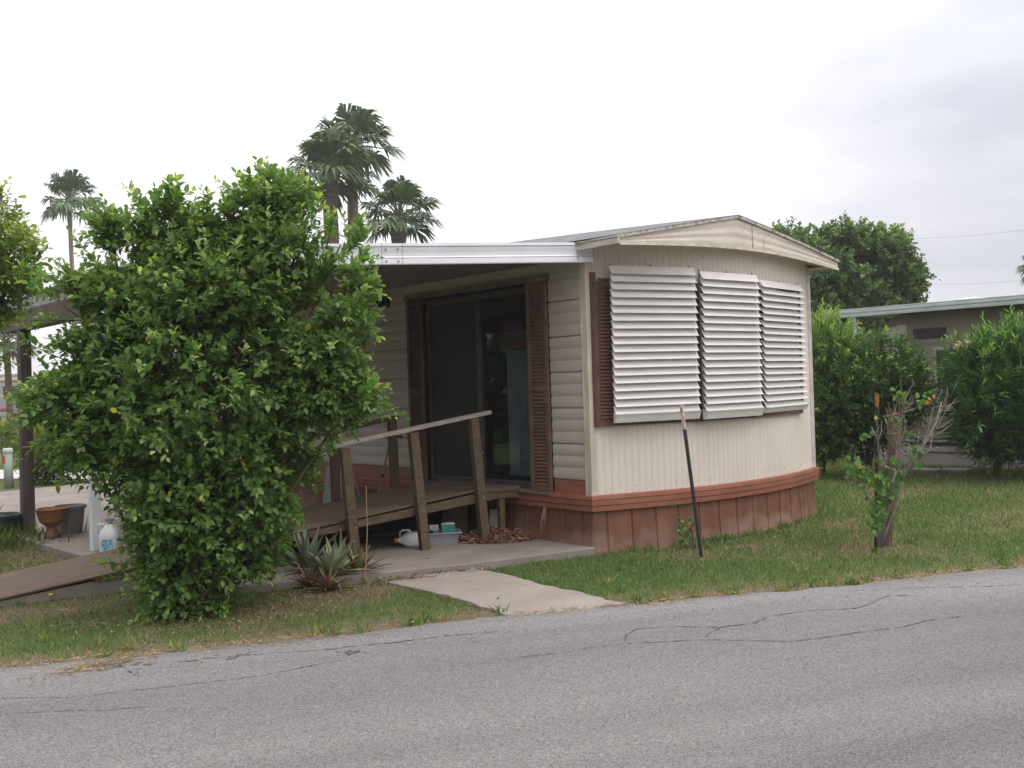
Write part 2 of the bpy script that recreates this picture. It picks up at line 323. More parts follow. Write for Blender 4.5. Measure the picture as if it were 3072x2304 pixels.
def groundmat():
    m = bpy.data.materials.new('lawn_soil'); m.use_nodes = True; t = m.node_tree; b = t.nodes['Principled BSDF']; b.inputs['Roughness'].default_value = .95; b.inputs['Specular IOR Level'].default_value = .1
    a = N(t, 'ShaderNodeAttribute'); a.attribute_name = 'dry'; tc = N(t, 'ShaderNodeTexCoord')
    n = N(t, 'ShaderNodeTexNoise'); n.inputs['Scale'].default_value = 9; n.inputs['Detail'].default_value = 8; n.inputs['Roughness'].default_value = .7; t.links.new(tc.outputs['Object'], n.inputs['Vector'])
    s = N(t, 'ShaderNodeMath', operation='MULTIPLY_ADD'); s.inputs[1].default_value = .7; t.links.new(n.outputs[0], s.inputs[0]); t.links.new(a.outputs['Fac'], s.inputs[2])
    r = N(t, 'ShaderNodeValToRGB'); e = r.color_ramp.elements; e[0].position = .62; e[0].color = (.055, .095, .028, 1); e[1].position = 1.0; e[1].color = (.165, .12, .078, 1)
    k = e.new(.86); k.color = (.115, .105, .05, 1); k = e.new(.99); k.color = (.15, .115, .07, 1)
    m2 = N(t, 'ShaderNodeMapRange'); m2.inputs[1].default_value = 0; m2.inputs[2].default_value = 1.6; t.links.new(s.outputs[0], m2.inputs[0])
    e[0].position = .38; e[1].position = .50; e[2].position = .62; e[3].position = .80
    for q, c in zip(e, [(.075, .115, .035, 1), (.11, .13, .05, 1), (.15, .125, .075, 1), (.19, .145, .10, 1)]): q.color = c
    t.links.new(m2.outputs[0], r.inputs[0])
    n2 = N(t, 'ShaderNodeTexNoise'); n2.inputs['Scale'].default_value = 120; n2.inputs['Detail'].default_value = 3; t.links.new(tc.outputs['Object'], n2.inputs['Vector'])
    mr = N(t, 'ShaderNodeMapRange'); mr.inputs[1].default_value = .3; mr.inputs[2].default_value = .7; mr.inputs[3].default_value = .65; mr.inputs[4].default_value = 1.35; t.links.new(n2.outputs[0], mr.inputs[0])
    sc = N(t, 'ShaderNodeVectorMath', operation='SCALE'); t.links.new(r.outputs[0], sc.inputs[0]); t.links.new(mr.outputs[0], sc.inputs['Scale']); t.links.new(sc.outputs[0], b.inputs['Base Color'])
    bu = N(t, 'ShaderNodeBump'); bu.inputs['Strength'].default_value = .6; bu.inputs['Distance'].default_value = .02; t.links.new(n2.outputs[0], bu.inputs['Height']); t.links.new(bu.outputs[0], b.inputs['Normal']); return m
g = trimesh('ground', np.stack([XX, YY, ZZ], -1).reshape(-1, 3), Q, groundmat(), attr=DRY.ravel(), smooth=True); tag(g, kind='structure')

# road
def asphalt(name, base=.166):
    m = bpy.data.materials.new(name); m.use_nodes = True; t = m.node_tree; b = t.nodes['Principled BSDF']; b.inputs['Roughness'].default_value = .9; b.inputs['Specular IOR Level'].default_value = .2
    tc = N(t, 'ShaderNodeTexCoord'); rot = N(t, 'ShaderNodeMapping'); rot.inputs['Rotation'].default_value = (0, 0, radians(23)); t.links.new(tc.outputs['Object'], rot.inputs[0])
    st = N(t, 'ShaderNodeMapping'); st.inputs['Scale'].default_value = (.18, 1.2, 1); t.links.new(rot.outputs[0], st.inputs[0])
    n = N(t, 'ShaderNodeTexNoise'); n.inputs['Scale'].default_value = 1.1; n.inputs['Detail'].default_value = 5; t.links.new(st.outputs[0], n.inputs['Vector'])
    r = N(t, 'ShaderNodeValToRGB'); e = r.color_ramp.elements; e[0].position = .32; e[0].color = (base*.80, base*.735, base*.72, 1); e[1].position = .66; e[1].color = (base*1.12, base*1.04, base*1.005, 1)
    t.links.new(n.outputs[0], r.inputs[0])
    wa = N(t, 'ShaderNodeAttribute'); wa.attribute_name = 'worn'; wn = N(t, 'ShaderNodeMath', operation='MULTIPLY'); t.links.new(wa.outputs['Fac'], wn.inputs[0]); t.links.new(n.outputs[0], wn.inputs[1])
    wm = N(t, 'ShaderNodeMixRGB'); t.links.new(wn.outputs[0], wm.inputs[0]); t.links.new(r.outputs[0], wm.inputs[1]); wm.inputs[2].default_value = (base*1.60, base*1.53, base*1.47, 1); r = wm
    v = N(t, 'ShaderNodeTexVoronoi'); v.inputs['Scale'].default_value = 150; t.links.new(tc.outputs['Object'], v.inputs['Vector'])
    sp = N(t, 'ShaderNodeSeparateColor'); t.links.new(v.outputs['Color'], sp.inputs[0])
    mr = N(t, 'ShaderNodeMapRange'); mr.inputs[3].default_value = .60; mr.inputs[4].default_value = 1.4; t.links.new(sp.outputs[0], mr.inputs[0])
    n2 = N(t, 'ShaderNodeTexNoise'); n2.inputs['Scale'].default_value = 45; n2.inputs['Detail'].default_value = 6; n2.inputs['Roughness'].default_value = .75; t.links.new(tc.outputs['Object'], n2.inputs['Vector'])
    m3 = N(t, 'ShaderNodeMapRange'); m3.inputs[1].default_value = .3; m3.inputs[2].default_value = .7; m3.inputs[3].default_value = .84; m3.inputs[4].default_value = 1.16; t.links.new(n2.outputs[0], m3.inputs[0])
    mu = N(t, 'ShaderNodeMath', operation='MULTIPLY'); t.links.new(mr.outputs[0], mu.inputs[0]); t.links.new(m3.outputs[0], mu.inputs[1])
    sc = N(t, 'ShaderNodeVectorMath', operation='SCALE'); t.links.new(r.outputs[0], sc.inputs[0]); t.links.new(mu.outputs[0], sc.inputs['Scale'])
    t.links.new(sc.outputs[0], b.inputs['Base Color'])
    bu = N(t, 'ShaderNodeBump'); bu.inputs['Strength'].default_value = .5; bu.inputs['Distance'].default_value = .004; t.links.new(v.outputs['Distance'], bu.inputs['Height']); t.links.new(bu.outputs[0], b.inputs['Normal']); return m
ASPH = asphalt('grey_asphalt')
rx = np.concatenate([[-30, -22, -16, -12, -9], np.arange(-7.5, 3.2, .05), [4, 5, 7, 10, 15, 25, 40, 60]]); re_ = edge_y(rx)
P = []
for x, y in zip(rx, re_):
    row = []
    for k, dd in enumerate([0, .06, .3, 1, 2.5, 5, 9]):
        row.append((x-.39*dd, y-.92*dd, (-.034, -.018, -.012, -.006, .0, .0, -.03)[k]))
    P.append(row)
rb = MB().grid(P); rd = rb.build('road', ASPH, smooth=True); tag(rd, kind='structure')
at_ = rd.data.attributes.new('worn', 'FLOAT', 'POINT'); at_.data.foreach_set('value', np.tile(np.array([1, 1, .85, .25, 0, 0, 0], np.float32), len(rx)))
# cracks and crumbled spots: thin dark fillings lying in the road surface
CRACK = M('crack_filling', (.07, .063, .06), (.13, .12, .11), 20, .9)
ck = MB()
def rz(x, y):
    dd = (edge_y(np.array([x+.39*1.5]))[0]-y)/.92; return float(np.interp(max(dd-0, 0), [0, .06, .3, 1, 2.5, 5], [-.034, -.018, -.012, -.006, 0, 0]))+.0045
def crack(px, w=.006, jit=.02, step=.03):
    pts = [atz(a, b, -.01)[:2] for a, b in px]; out_ = []
    for a, b in zip(pts[:-1], pts[1:]):
        n = max(2, int(np.linalg.norm(b-a)/step))
        for k in range(n): out_.append(a+(b-a)*k/n)
    out_.append(pts[-1]); out_ = np.array(out_); ph = random.random()*50
    s = np.arange(len(out_))*step
    out_[:, 1] += (fbm(s+ph, s*0, 4, 5)-.5)*jit*3+(np.array([random.random() for _ in s])-.5)*jit*.5
    L = [];
    for i, p in enumerate(out_):
        d = out_[min(i+1, len(out_)-1)]-out_[max(i-1, 0)]; d /= np.linalg.norm(d)+1e-9; q = np.array([-d[1], d[0]])
        ww = w*.62*(.2+1.3*random.random())*(.3 if i in (0, len(out_)-1) else 1)
        if random.random() < .12: ww *= .25
        L.append([(*(p-q*ww), rz(*p)), (*(p+q*ww), rz(*p))])
    ck.grid(L)
S2 = lambda L: [(a*1.3888, b*1.3888) for a, b in L]
def Z5(L, ox, oy, k): return [(ox+a/k, oy+b/k) for a, b in L]
crack(Z5([(0, 470), (220, 450), (340, 425), (490, 408), (700, 396), (860, 392), (1200, 400), (1450, 368), (1700, 335), (1850, 300), (1960, 288)], 1536, 1650, 1.44), .007)
crack(Z5([(480, 400), (490, 370), (540, 345), (690, 332), (900, 335), (1040, 315), (1110, 288), (1290, 262), (1480, 255), (1560, 230), (1630, 195), (1760, 200)], 1536, 1650, 1.44), .009, .025)
crack(Z5([(1100, 195), (1300, 188), (1500, 172), (1750, 162), (2060, 158), (2212, 148)], 1536, 1650, 1.44), .008)
crack(Z5([(1690, 135), (1870, 125), (1900, 110), (2212, 85)], 1536, 1650, 1.44), .009)
crack(Z5([(830, 380), (860, 350), (900, 335)], 1536, 1650, 1.44), .005)
crack(Z5([(0, 240), (250, 230), (430, 225), (540, 212)], 0, 1850, 1.44), .010, .03)
crack(Z5([(620, 190), (800, 182), (930, 175), (1040, 165), (1180, 155), (1390, 143), (1500, 130), (1700, 115), (1900, 88), (2212, 60)], 0, 1850, 1.44), .009, .03)
crack(Z5([(0, 355), (340, 350), (560, 325), (850, 292), (1130, 262), (1320, 220), (1480, 190)], 0, 1850, 1.44), .005)
crack(Z5([(0, 425), (140, 418), (280, 410), (430, 412), (640, 395)], 0, 1850, 1.44), .005)
crack(Z5([(540, 225), (700, 220), (830, 212)], 0, 1850, 1.44), .004)
def blot(px, py, rx_, ry_):
    c = atz(px, py, -.01)
    for _ in range(16):
        q = c[:2]+np.array([random.gauss(0, rx_), random.gauss(0, ry_)]); r = .008+random.random()*.022; a0 = random.random()*6
        ring = [(q[0]+r*(.6+.6*random.random())*cos(a0+k*pi/3), q[1]+r*(.5+.6*random.random())*sin(a0+k*pi/3), rz(*q)+.0006) for k in range(6)]
        ck.add(ring, [tuple(range(6))])
for b_ in [(470, 1978, .12, .03), (560, 1975, .18, .03), (610, 1972, .08, .03), (720, 1965, .07, .03), (350, 1998, .06, .02), (1060, 1958, .03, .02)]: blot(*b_)
c_ = ck.build('crack', CRACK, rd); c_['label'] = 'dark cracks and crumbled spots'

# patio slab, front path, back street
pm = MB(); cx_, cy_ = -1.8, 5
top = [(x, y, .04) for x, y in PATIO]; pm.prism([(x, y, -.12) for x, y in PATIO], (0, 0, .16))
# control joints
o = pm.build('patio', CONC, bevel=.012); tag(o, kind='structure')
dense = []
for k in range(len(PATH)):
    a = np.array(PATH[k]); b = np.array(PATH[(k+1) % len(PATH)]); n = max(2, int(np.linalg.norm(b-a)/.06))
    for j in range(n):
        p = a+(b-a)*j/n; dense.append((p[0]+(vnoise(p[0], p[1], 9, 3)-.5)*.07, p[1]+(vnoise(p[0], p[1], 9, 4)-.5)*.07))
o = MB().prism([(x, y, -.10) for x, y in dense], (0, 0, .085)).build('path', PATHM, bevel=.008); tag(o, kind='structure')
PALE = M('pale_street', (.50, .48, .47), (.42, .40, .39), 1, .9, fine=.08)
bs = [atz(-700, 1437, -.03), atz(115, 1438, -.03), atz(420, 1437, -.03), atz(420, 1413, -.03), atz(110, 1411, -.03), atz(-700, 1405, -.03)]
o = MB().add([(p[0], p[1], -.02) for p in bs], [(0, 1, 2, 3, 4, 5)]).build('back_street', PALE); tag(o, kind='structure')
a_, b_ = atz(-900, 1285, -.03), atz(900, 1262, -.03); a2, b2 = atz(-900, 1278, -.03), atz(900, 1256, -.03)
o = MB().add([(p[0], p[1], -.015) for p in (a_, b_, b2, a2)], [(0, 1, 2, 3)]).build('far_street', PALE); tag(o, kind='structure')

# ------------------------------------------------------------------ the mobile home
home = thing('mobile_home', 'cream mobile home with bowed end wall, brick red skirting band and white louvre awnings', 'mobile home', (1.83, 5, 0))
ZB, ZS, ZT = .53, .67, 2.93
def sidingprof(z0, z1, pitch=.352, sub=3):
    out_ = []; z = z1; k = 0
    zz = []
    n0 = int(math.ceil((z1-z0)/(pitch/sub)))
    base = ZS
    h = pitch/sub
    i0 = int(math.floor((z0-base)/h+1e-6)); i1 = int(math.ceil((z1-base)/h-1e-6))
    for i in range(i0, i1):
        a = base+i*h; deep = (i % sub == 0)
        for f, d in (((0.0, .022), (.055, .022), (.065, -.012), (.25, -.016), (.55, -.0165), (.85, -.012), (.97, -.009)) if deep else ((0.0, -.0055), (.05, -.009), (.3, -.0155), (.6, -.0165), (.88, -.011), (.985, -.008))):
            q = a+f*h
            pass
            if z0-1e-6 <= q <= z1+1e-6: out_.append((q, d))
    if not out_ or out_[0][0] > z0+1e-4: out_.insert(0, (z0, -.012))
    out_.append((z1, -.004)); return out_
def siding(mb, y0, y1, z0, z1):
    pr = sidingprof(z0, z1); mb.grid([[(d, y, z) for y in (y1, y0)] for z, d in pr])
mb = MB(); siding(mb, .07, .53, ZS, ZT); siding(mb, 3.0, 4.36, ZS, ZT); siding(mb, 5.6, 11, ZS, ZT); siding(mb, 4.36, 5.6, ZS, 1.16); siding(mb, 4.36, 5.6, 2.34, ZT); siding(mb, .53, 3.0, 2.70, ZT)
mb.build('side_wall', CREAM, home, label='horizontal cream siding')
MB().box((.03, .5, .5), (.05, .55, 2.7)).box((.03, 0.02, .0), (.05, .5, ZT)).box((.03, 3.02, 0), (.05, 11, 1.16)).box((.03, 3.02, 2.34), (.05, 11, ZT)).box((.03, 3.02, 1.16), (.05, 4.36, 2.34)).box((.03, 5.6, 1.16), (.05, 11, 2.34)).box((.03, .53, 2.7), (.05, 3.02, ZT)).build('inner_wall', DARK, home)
# bowed, vertically ribbed end wall
nx = int(3.60/.036); pts = []
for i in range(nx*2+1):
    x = .05+3.57*i/(nx*2); k = i % 8
    d = {0: .009, 1: -.001, 2: -.002, 3: -.002, 4: .006, 5: -.002, 6: -.002, 7: -.001}[k]; pts.append((x, float(bow(x))+d))
def wtop(x): return 2.93+.10*sin(pi*min(max(x/3.66, 0), 1))
MB().grid([[(x, y, ZB-.01), (x, y, wtop(x))] for x, y in pts]).build('end_wall', RIBW, home, label='vertically ribbed off white end wall, bowed outward')
for x_ in (.45, .9, 1.35, 1.8, 2.25, 2.7, 3.15):
    for z_ in (.60, 2.86): MB().tube([(x_, float(bow(x_))-.001, z_), (x_, float(bow(x_))-.007, z_)], .006, 6).build('screw', RUST, home)
MB().box((3.62, .0, .0), (3.66, 11, ZT)).box((0.06, 10.97, 0), (3.6, 11.02, ZT)).build('rear_wall', CREAM, home)
MB().box((-.022, -.020, ZB-.01), (.05, .072, 2.90)).box((-.030, .045, ZB), (-.022, .060, 2.90)).build('corner_trim', TRIM, home, bevel=.005)
MB().box((3.60, -.03, ZB-.01), (3.675, .03, 2.90)).build('corner_trim', M('pinkish_white_trim', (.58, .50, .50), (.45, .36, .36), 9, .5), home, bevel=.005)
# red strip, belt band, skirting
MB().box((-.006, .03, ZB-.02), (.028, .53, ZS)).box((-.006, 3.0, ZB-.02), (.028, 11, ZS)).build('sill_strip', RED, home)
def bandpts(off):
    L = [(-off, 11.02), (-off, 3.0), (-off, .5), (-off, -off*.4)]
    for i in range(0, 25):
        x = 3.66*i/24; L.append((x+(-off*.0 if i else -off*.0), float(bow(x))-off))
    L[3] = (-off, -off*.9); L += [(3.66+off, -off*.9), (3.66+off, 11.02)]
    return L
def ring(mb, prof):
    R = []
    for z, off in prof: R.append([(x, y, z) for x, y in bandpts(off)])
    mb.grid(R)
mb = MB(); ring(mb, [(.378, 0.0), (.380, .040), (.425, .046), (.428, .036), (.432, .036), (.436, .050), (.480, .054), (.484, .042), (.488, .042), (.492, .054), (.528, .050), (.534, .0)])
mb.build('belt_band', RED, home)
mb = MB(); sk = bandpts(.0); R = [[], []]; acc = 0; prev = None; dens = []
for a, b in zip(sk[:-1], sk[1:]):
    a = np.array(a); b = np.array(b); L = np.linalg.norm(b-a)
    n = max(1, int(L/.01)) if (max(a[1], b[1]) < 3.2 or a[0] > .01) and a[0] < 3.7 and b[0] < 3.7 else max(1, int(L/.3))
    for j in range(n): dens.append(a+(b-a)*j/n)
s_ = 0; P = [[], [], [], []]; last = dens[0]
ctr = np.array([1.83, 5])
for p in dens:
    s_ += np.linalg.norm(p-last); last = p
    g_ = (s_ % .272); groove = .018 if g_ < .012 else 0
    out2 = np.array([-1, 0]) if p[0] < .005 and p[1] > -.02 else (np.array([1, 0]) if p[0] > 3.655 and p[1] > 0 else np.array([0, -1]))
    wob = .012*(vnoise(s_, 0, 1.3, 8)-.5)
    for k, (z, d) in enumerate(((-.08, .03+wob*2), (.06, .022+wob), (.22, .012), (.39, .006))):
        q = p+out2*(d-groove); P[k].append((q[0], q[1], z))
mb.grid(P); mb.build('skirting', SKIRT, home, label='red brown grooved skirting panels, faded pale near the ground')
# roof
GL = np.array([-.15, -.60]); GR = np.array([3.86, -.28]); PK = np.array([1.62, -.66, 3.27])
def gy(x): t = (x+.15)/4.01; return -.60+.32*t-.10*sin(pi*t)
def gbot(x): t = (x+.15)/4.01; return 2.885+(-.02)*t+.075*sin(pi*t)
def gtop(x): return 2.945+(3.262-2.945)*((x+.15)/1.77) if x < 1.62 else 3.262+(2.955-3.262)*((x-1.62)/2.24)
gx = list(np.linspace(-.15, 1.62, 19))+list(np.linspace(1.62, 3.86, 20))[1:]
mb = MB(); G_ = []
for k in range(13):
    f = k/12; G_.append([(x, gy(x)+(-.010*abs(sin(f*pi*3))+.0)*(1 if 0 < k < 12 else 0), gbot(x)+(gtop(x)-gbot(x))*f) for x in gx])
mb.grid(G_); mb.build('gable_fascia', GABLE, home, smooth=True, label='cream metal gable face with a vertical rusty seam')
MB().tube([(1.90, gy(1.9)-.012, gbot(1.9)), (1.895, gy(1.9)-.014, gtop(1.9)-.02)], .004, 5).build('seam', RUST, home); MB().tube([(2.12, gy(2.12)-.010, gbot(2.12)), (2.12, gy(2.12)-.010, gtop(2.12)-.10)], .002, 4).build('seam', RUST, home)
mb = MB()
for a, b in zip(gx[:-1], gx[1:]):    # drip edge below and rake trim above the gable face
    mb.hexa([(a, gy(a)-.022, gbot(a)-.022), (b, gy(b)-.022, gbot(b)-.022), (b, gy(b)+.004, gbot(b)-.022), (a, gy(a)+.004, gbot(a)-.022)], [(a, gy(a)-.022, gbot(a)+.006), (b, gy(b)-.022, gbot(b)+.006), (b, gy(b)+.004, gbot(b)+.006), (a, gy(a)+.004, gbot(a)+.006)])
mb.build('drip_edge', TRIM, home)
mb = MB()
for a, b in zip(gx[:-1], gx[1:]):
    mb.hexa([(a, gy(a)-.030, gtop(a)-.014), (b, gy(b)-.030, gtop(b)-.014), (b, gy(b)+.01, gtop(b)-.014), (a, gy(a)+.01, gtop(a)-.014)], [(a, gy(a)-.030, gtop(a)+.016), (b, gy(b)-.030, gtop(b)+.016), (b, gy(b)+.01, gtop(b)+.016), (a, gy(a)+.01, gtop(a)+.016)])
mb.build('rake_trim', M('weathered_rake_trim', (.50, .46, .40), (.16, .13, .10), 16, .6, .2, 60, lo=.45, hi=.7), home)
# underside of the front overhang
MB().grid([[(x, gy(x)+.005, gbot(x)-.004) for x in gx], [(min(max(x, .0), 3.66), float(bow(min(max(x, 0), 3.66)))+.02, wtop(x)+.002) for x in gx]]).build('front_soffit', GABLE, home)
# roof skin, sagging towards the front
mb = MB(); RY = [None, .4, 1.5, 3, 5, 8, 11.2]; rows = []
for k, y in enumerate(RY):
    row = []
    for x in gx:
        dz = 0 if y is None else min(y+.6, 3.4)/3.4*.17*(1 if x < 3.4 else .5)*max(0, 1-abs(x-1.7)/2.6)
        row.append((x, gy(x)-.035 if y is None else y, gtop(x)+.018+dz+(.006*random.random() if y else 0)))
    rows.append(row)
mb.grid(rows)
rows = [[(x, y, z-.02) for x, y, z in r] for r in rows]
roof = mb.build('roof', ROOFM, home, label='grey sheet roof with a low ridge')
mb = MB()
for x0 in (-.15,):
    for k, (a, b) in enumerate(((-.62, .0), (.0, 1.5), (1.5, 11.1))):
        mb.box((-.175, a+.004, 2.875), (-.145, b, 2.935+.0)); mb.box((-.185, a+.004, 2.936), (-.13, b, 2.952))
mb.box((3.86, -.26, 2.87), (3.885, 11.1, 2.965))
mb.build('eave_trim', M('weathered_eave_trim', (.52, .48, .40), (.20, .16, .12), 14, .7, .2, 60, (1, .3, 3), lo=.5, hi=.72), home)
MB().box((-.14, -.55, 2.905), (.02, 11.1, 2.912)).box((3.64, -.2, 2.88), (3.86, 11.1, 2.89)).build('side_soffit', GABLE, home)

# shutters with louvres (a part each; slats stay in the mesh)
def shutter_x(y0, y1, z0, z1, mat, x=-.022, fr=.045, pitch=.036, mids=()):
    mb = MB(); d0, d1 = x-.028, x
    mb.box((d0, y0, z0), (d1, y0+fr, z1)); mb.box((d0, y1-fr, z0), (d1, y1, z1))
    rails = [z0, *mids, z1-fr*1.2]
    for r in rails: mb.box((d0+.002, y0+fr, r), (d1, y1-fr, r+fr*1.2))
    mb.box((d1-.004, y0+fr, z0+.02), (d1-.001, y1-fr, z1-.02))
    z = z0+fr*1.2+.01
    while z < z1-fr*1.5:
        if not any(r-.02 < z < r+fr*1.2 for r in rails):
            mb.hexa([(d0+.006, y0+fr, z), (d0+.008, y0+fr, z-.006), (d1-.004, y0+fr, z+.018), (d1-.004, y0+fr, z+.024)], [(d0+.006, y1-fr, z), (d0+.008, y1-fr, z-.006), (d1-.004, y1-fr, z+.018), (d1-.004, y1-fr, z+.024)])
        z += pitch
    return mb.build('shutter', mat, home)
SHB = M('door_shutter_brown', (.20, .115, .085), (.14, .08, .06), 6, .6, .1, 60, fine=.1)
shutter_x(.535, .835, .54, 2.65, SHB, mids=(1.55,))
shutter_x(2.68, 3.0, .54, 2.65, DKBROWN, mids=(1.55,))
# header strip above the door
MB().box((-.055, .50, 2.655), (-.0, 3.04, 2.675)).box((-.045, .50, 2.675), (-.016, 3.04, 2.715)).build('door_header', M('dirty_header_trim', (.26, .225, .17), (.17, .145, .11), 7, .7, stretch=(1, .5, 2)), home)
# sliding door
dfr = MB(); z0, z1, ya, yb, ym = .545, 2.62, .84, 2.66, 1.70
for (a, b) in ((ya, ya+.05), (yb-.05, yb), (ym-.035, ym+.035)): dfr.box((-.004, a, z0), (.045, b, z1))
dfr.box((-.004, ya+.05, z1-.06), (.044, ym-.035, z1)).box((-.004, ym+.035, z1-.06), (.044, yb-.05, z1)).box((-.004, ya+.05, z0), (.044, ym-.035, z0+.07)).box((-.004, ym+.035, z0), (.044, yb-.05, z0+.07))
door = dfr.build('sliding_door', M('bronze_door_frame', (.085, .07, .06), (.06, .05, .043), 8, .5), home, label='dark sliding patio door')
MB().add([(.02, ya+.05, z0+.07), (.02, ym-.035, z0+.07), (.02, ym-.035, z1-.06), (.02, ya+.05, z1-.06)], [(0, 1, 2, 3)]).build('glass_pane', GLASS, door)
MB().add([(.006, ym+.035, z0+.07), (.006, yb-.05, z0+.07), (.006, yb-.05, z1-.06), (.006, ym+.035, z1-.06)], [(0, 1, 2, 3)]).build('insect_screen', SCREEN, door)
MB().box((-.03, yb-.10, 1.50), (-.006, yb-.075, 1.68)).build('handle', BLACK, door)
MB().box((-.075, ya-.3, .515), (-.012, ym+.05, .535)).box((-.03, ya-.0, .532), (.03, ym, .546)).build('door_sill', M('door_sill_metal', (.22, .19, .15), (.15, .13, .10), 8, .6), home)
# curtain hanging inside the right-hand pane
P = [[], []]
for k in range(90):
    y = ya+.06+.43*k/89; x = .085+.014*sin(k*.75)+.008*sin(k*.31)
    P[0].append((x, y, z0+.12)); P[1].append((x+.01, y, 2.16))
MB().grid(P).build('curtain', CURT, home, smooth=True, label='pleated blue grey curtain behind the glass')
# faded sign hung in the window, lettering too worn to read
sg = MB().box((.060, .96, 1.98), (.064, 1.40, 2.30)).build('window_sign', M('faded_red_sign', (.17, .035, .05), (.11, .03, .05), 9, .6), home, label='faded red and blue sign inside the glass')
MB().box((.056, 1.03, 2.15), (.059, 1.33, 2.255)).build('panel', M('faded_blue_panel', (.06, .06, .15), (.16, .09, .14), 26, .6, lo=.45, hi=.55), sg)
# dim room behind the door
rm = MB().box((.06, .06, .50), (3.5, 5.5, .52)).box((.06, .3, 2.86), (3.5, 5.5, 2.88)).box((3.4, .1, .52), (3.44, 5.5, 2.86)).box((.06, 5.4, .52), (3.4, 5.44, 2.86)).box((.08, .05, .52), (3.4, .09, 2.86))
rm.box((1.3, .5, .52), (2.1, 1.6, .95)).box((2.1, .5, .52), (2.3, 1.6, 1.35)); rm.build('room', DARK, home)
# window on the long side with brown shutters
shutter_x(4.36, 4.72, 1.16, 2.33, DKBROWN, fr=.035)
shutter_x(5.34, 5.60, 1.16, 2.33, DKBROWN, fr=.035)
w = MB().box((-.02, 4.72, 1.16), (.02, 4.77, 2.33)).box((-.02, 5.29, 1.16), (.02, 5.34, 2.33)).box((-.02, 4.77, 1.16), (.019, 5.29, 1.21)).box((-.02, 4.77, 2.28), (.019, 5.29, 2.33)).build('window', ALU, home)
MB().box((0, 4.77, 1.21), (.008, 5.29, 2.28)).build('pane', GLASSD, w)
# lamp by the door
lp = MB().box((-.035, 3.39, 2.60), (-.014, 3.49, 2.76)).bar((-.03, 3.44, 2.70), (-.12, 3.44, 2.72), .02, .02).build('wall_lamp', BLACK, home, bevel=.004)
MB().lathe((-.13, 3.44, 2.62), [(.015, .13), (.05, .11), (.062, .09), (.050, .01), (.03, -.01)][::-1], 12).build('lamp_shade', BLACK, lp, smooth=False)
# the awning of louvres over the three front windows
wf = MB(); wx = np.linspace(.06, 3.14, 40)
wf.grid([[(x, float(bow(x))-.035, 1.22) for x in wx], [(x, float(bow(x))-.035, 2.56) for x in wx]])
for zz in (1.195, 2.545):
    L = [[(x, float(bow(x))-.045, zz+.0) for x in wx], [(x, float(bow(x))-.045, zz+.045) for x in wx]]
    wf.grid([[(x, float(bow(x))-.012, zz) for x in wx]]+L+[[(x, float(bow(x))-.012, zz+.045) for x in wx]])
for xa in (.03,):
    wf.box((xa, float(bow(xa))-.05, 1.19), (xa+.045, float(bow(xa))-.0, 2.68)); wf.box((3.12, float(bow(3.12))-.05, 1.19), (3.16, float(bow(3.12))-.01, 2.58))
for xa in (1.20, 2.10): wf.box((xa-.06, float(bow(xa))-.05, 1.19), (xa+.06, float(bow(xa))-.02, 2.58))
winf = wf.build('front_window', BROWN, home, label='brown framed triple window behind the louvres')
# slatted shutter left of the louvres
mb = MB(); 
for k in range(40):
    z = 1.27+k*.034
    mb.hexa([(.085, float(bow(.085))-.058, z), (.25, float(bow(.25))-.058, z), (.25, float(bow(.25))-.036, z+.02), (.085, float(bow(.085))-.036, z+.02)], [(.085, float(bow(.085))-.058, z+.006), (.25, float(bow(.25))-.058, z+.006), (.25, float(bow(.25))-.036, z+.026), (.085, float(bow(.085))-.036, z+.026)])
mb.build('shutter', BROWN, home, label='brown slatted shutter at the corner')
def louvre(a, b, z0, z1, ns, drop):
    a = np.array(a, float); b = np.array(b, float); d = (b-a)/np.linalg.norm(b-a); n = np.array([d[1], -d[0]])   # outward
    mb = MB(); pitch = (z1-z0-drop)/ns
    for k in range(ns):
        zt = z1-k*pitch; R = []
        for f, o in ((0, -.030), (.25, -.022), (.6, -.008), (.90, .006), (1.04, .016), (1.10, .026)):
            R.append([(*(p+n*o), zt-f*pitch) for p in (a+d*.002*(k % 3), a+(b-a)*.33, a+(b-a)*.66, b+d*.003*((k*7) % 3))])
        mb.grid(R)
        R2 = [[(x-n[0]*.003, y-n[1]*.003, z-.003) for x, y, z in r] for r in R]; mb.grid(R2[::-1])
        mb.grid([R[-1], [(x-n[0]*.006, y-n[1]*.006, z-.003) for x, y, z in R[-1]]])
        # end caps of each slat
    zb = z1-ns*pitch; k = ns
    R = [[(*(p+n*o), z) for p in (a, b)] for z, o in ((zb-.002, .030), (zb-drop*.4, .012), (zb-drop, -.008), (zb-drop, -.05))]; mb.grid(R)
    for p in (a+d*.01, b-d*.01):
        mb.add([(*(p-n*.05), zb-drop), (*(p-n*.008), zb-drop), (*(p+n*.012), zb-drop*.4), (*(p+n*.028), zb), (*(p-n*.05), zb+.02)], [(0, 1, 2, 3, 4)])
    o = mb.build('louvre_awning', LOUV, home)
    fr = MB()
    for p in (a+d*.035, a+(b-a)*.5, b-d*.035): fr.bar((*(p-n*.060), z0+.02), (*(p-n*.060), z1+.02), .018, .012, up=(d[0], d[1], 0))
    fr.build('frame', ALU, o); return o
louvre((.130, -.215), (1.10, -.440), 1.225, 2.735, 19, .085)
louvre((1.150, -.478), (2.085, -.470), 1.215, 2.70, 19, .085)
louvre((2.150, -.462), (3.24, -.225), 1.235, 2.655, 19, .06)

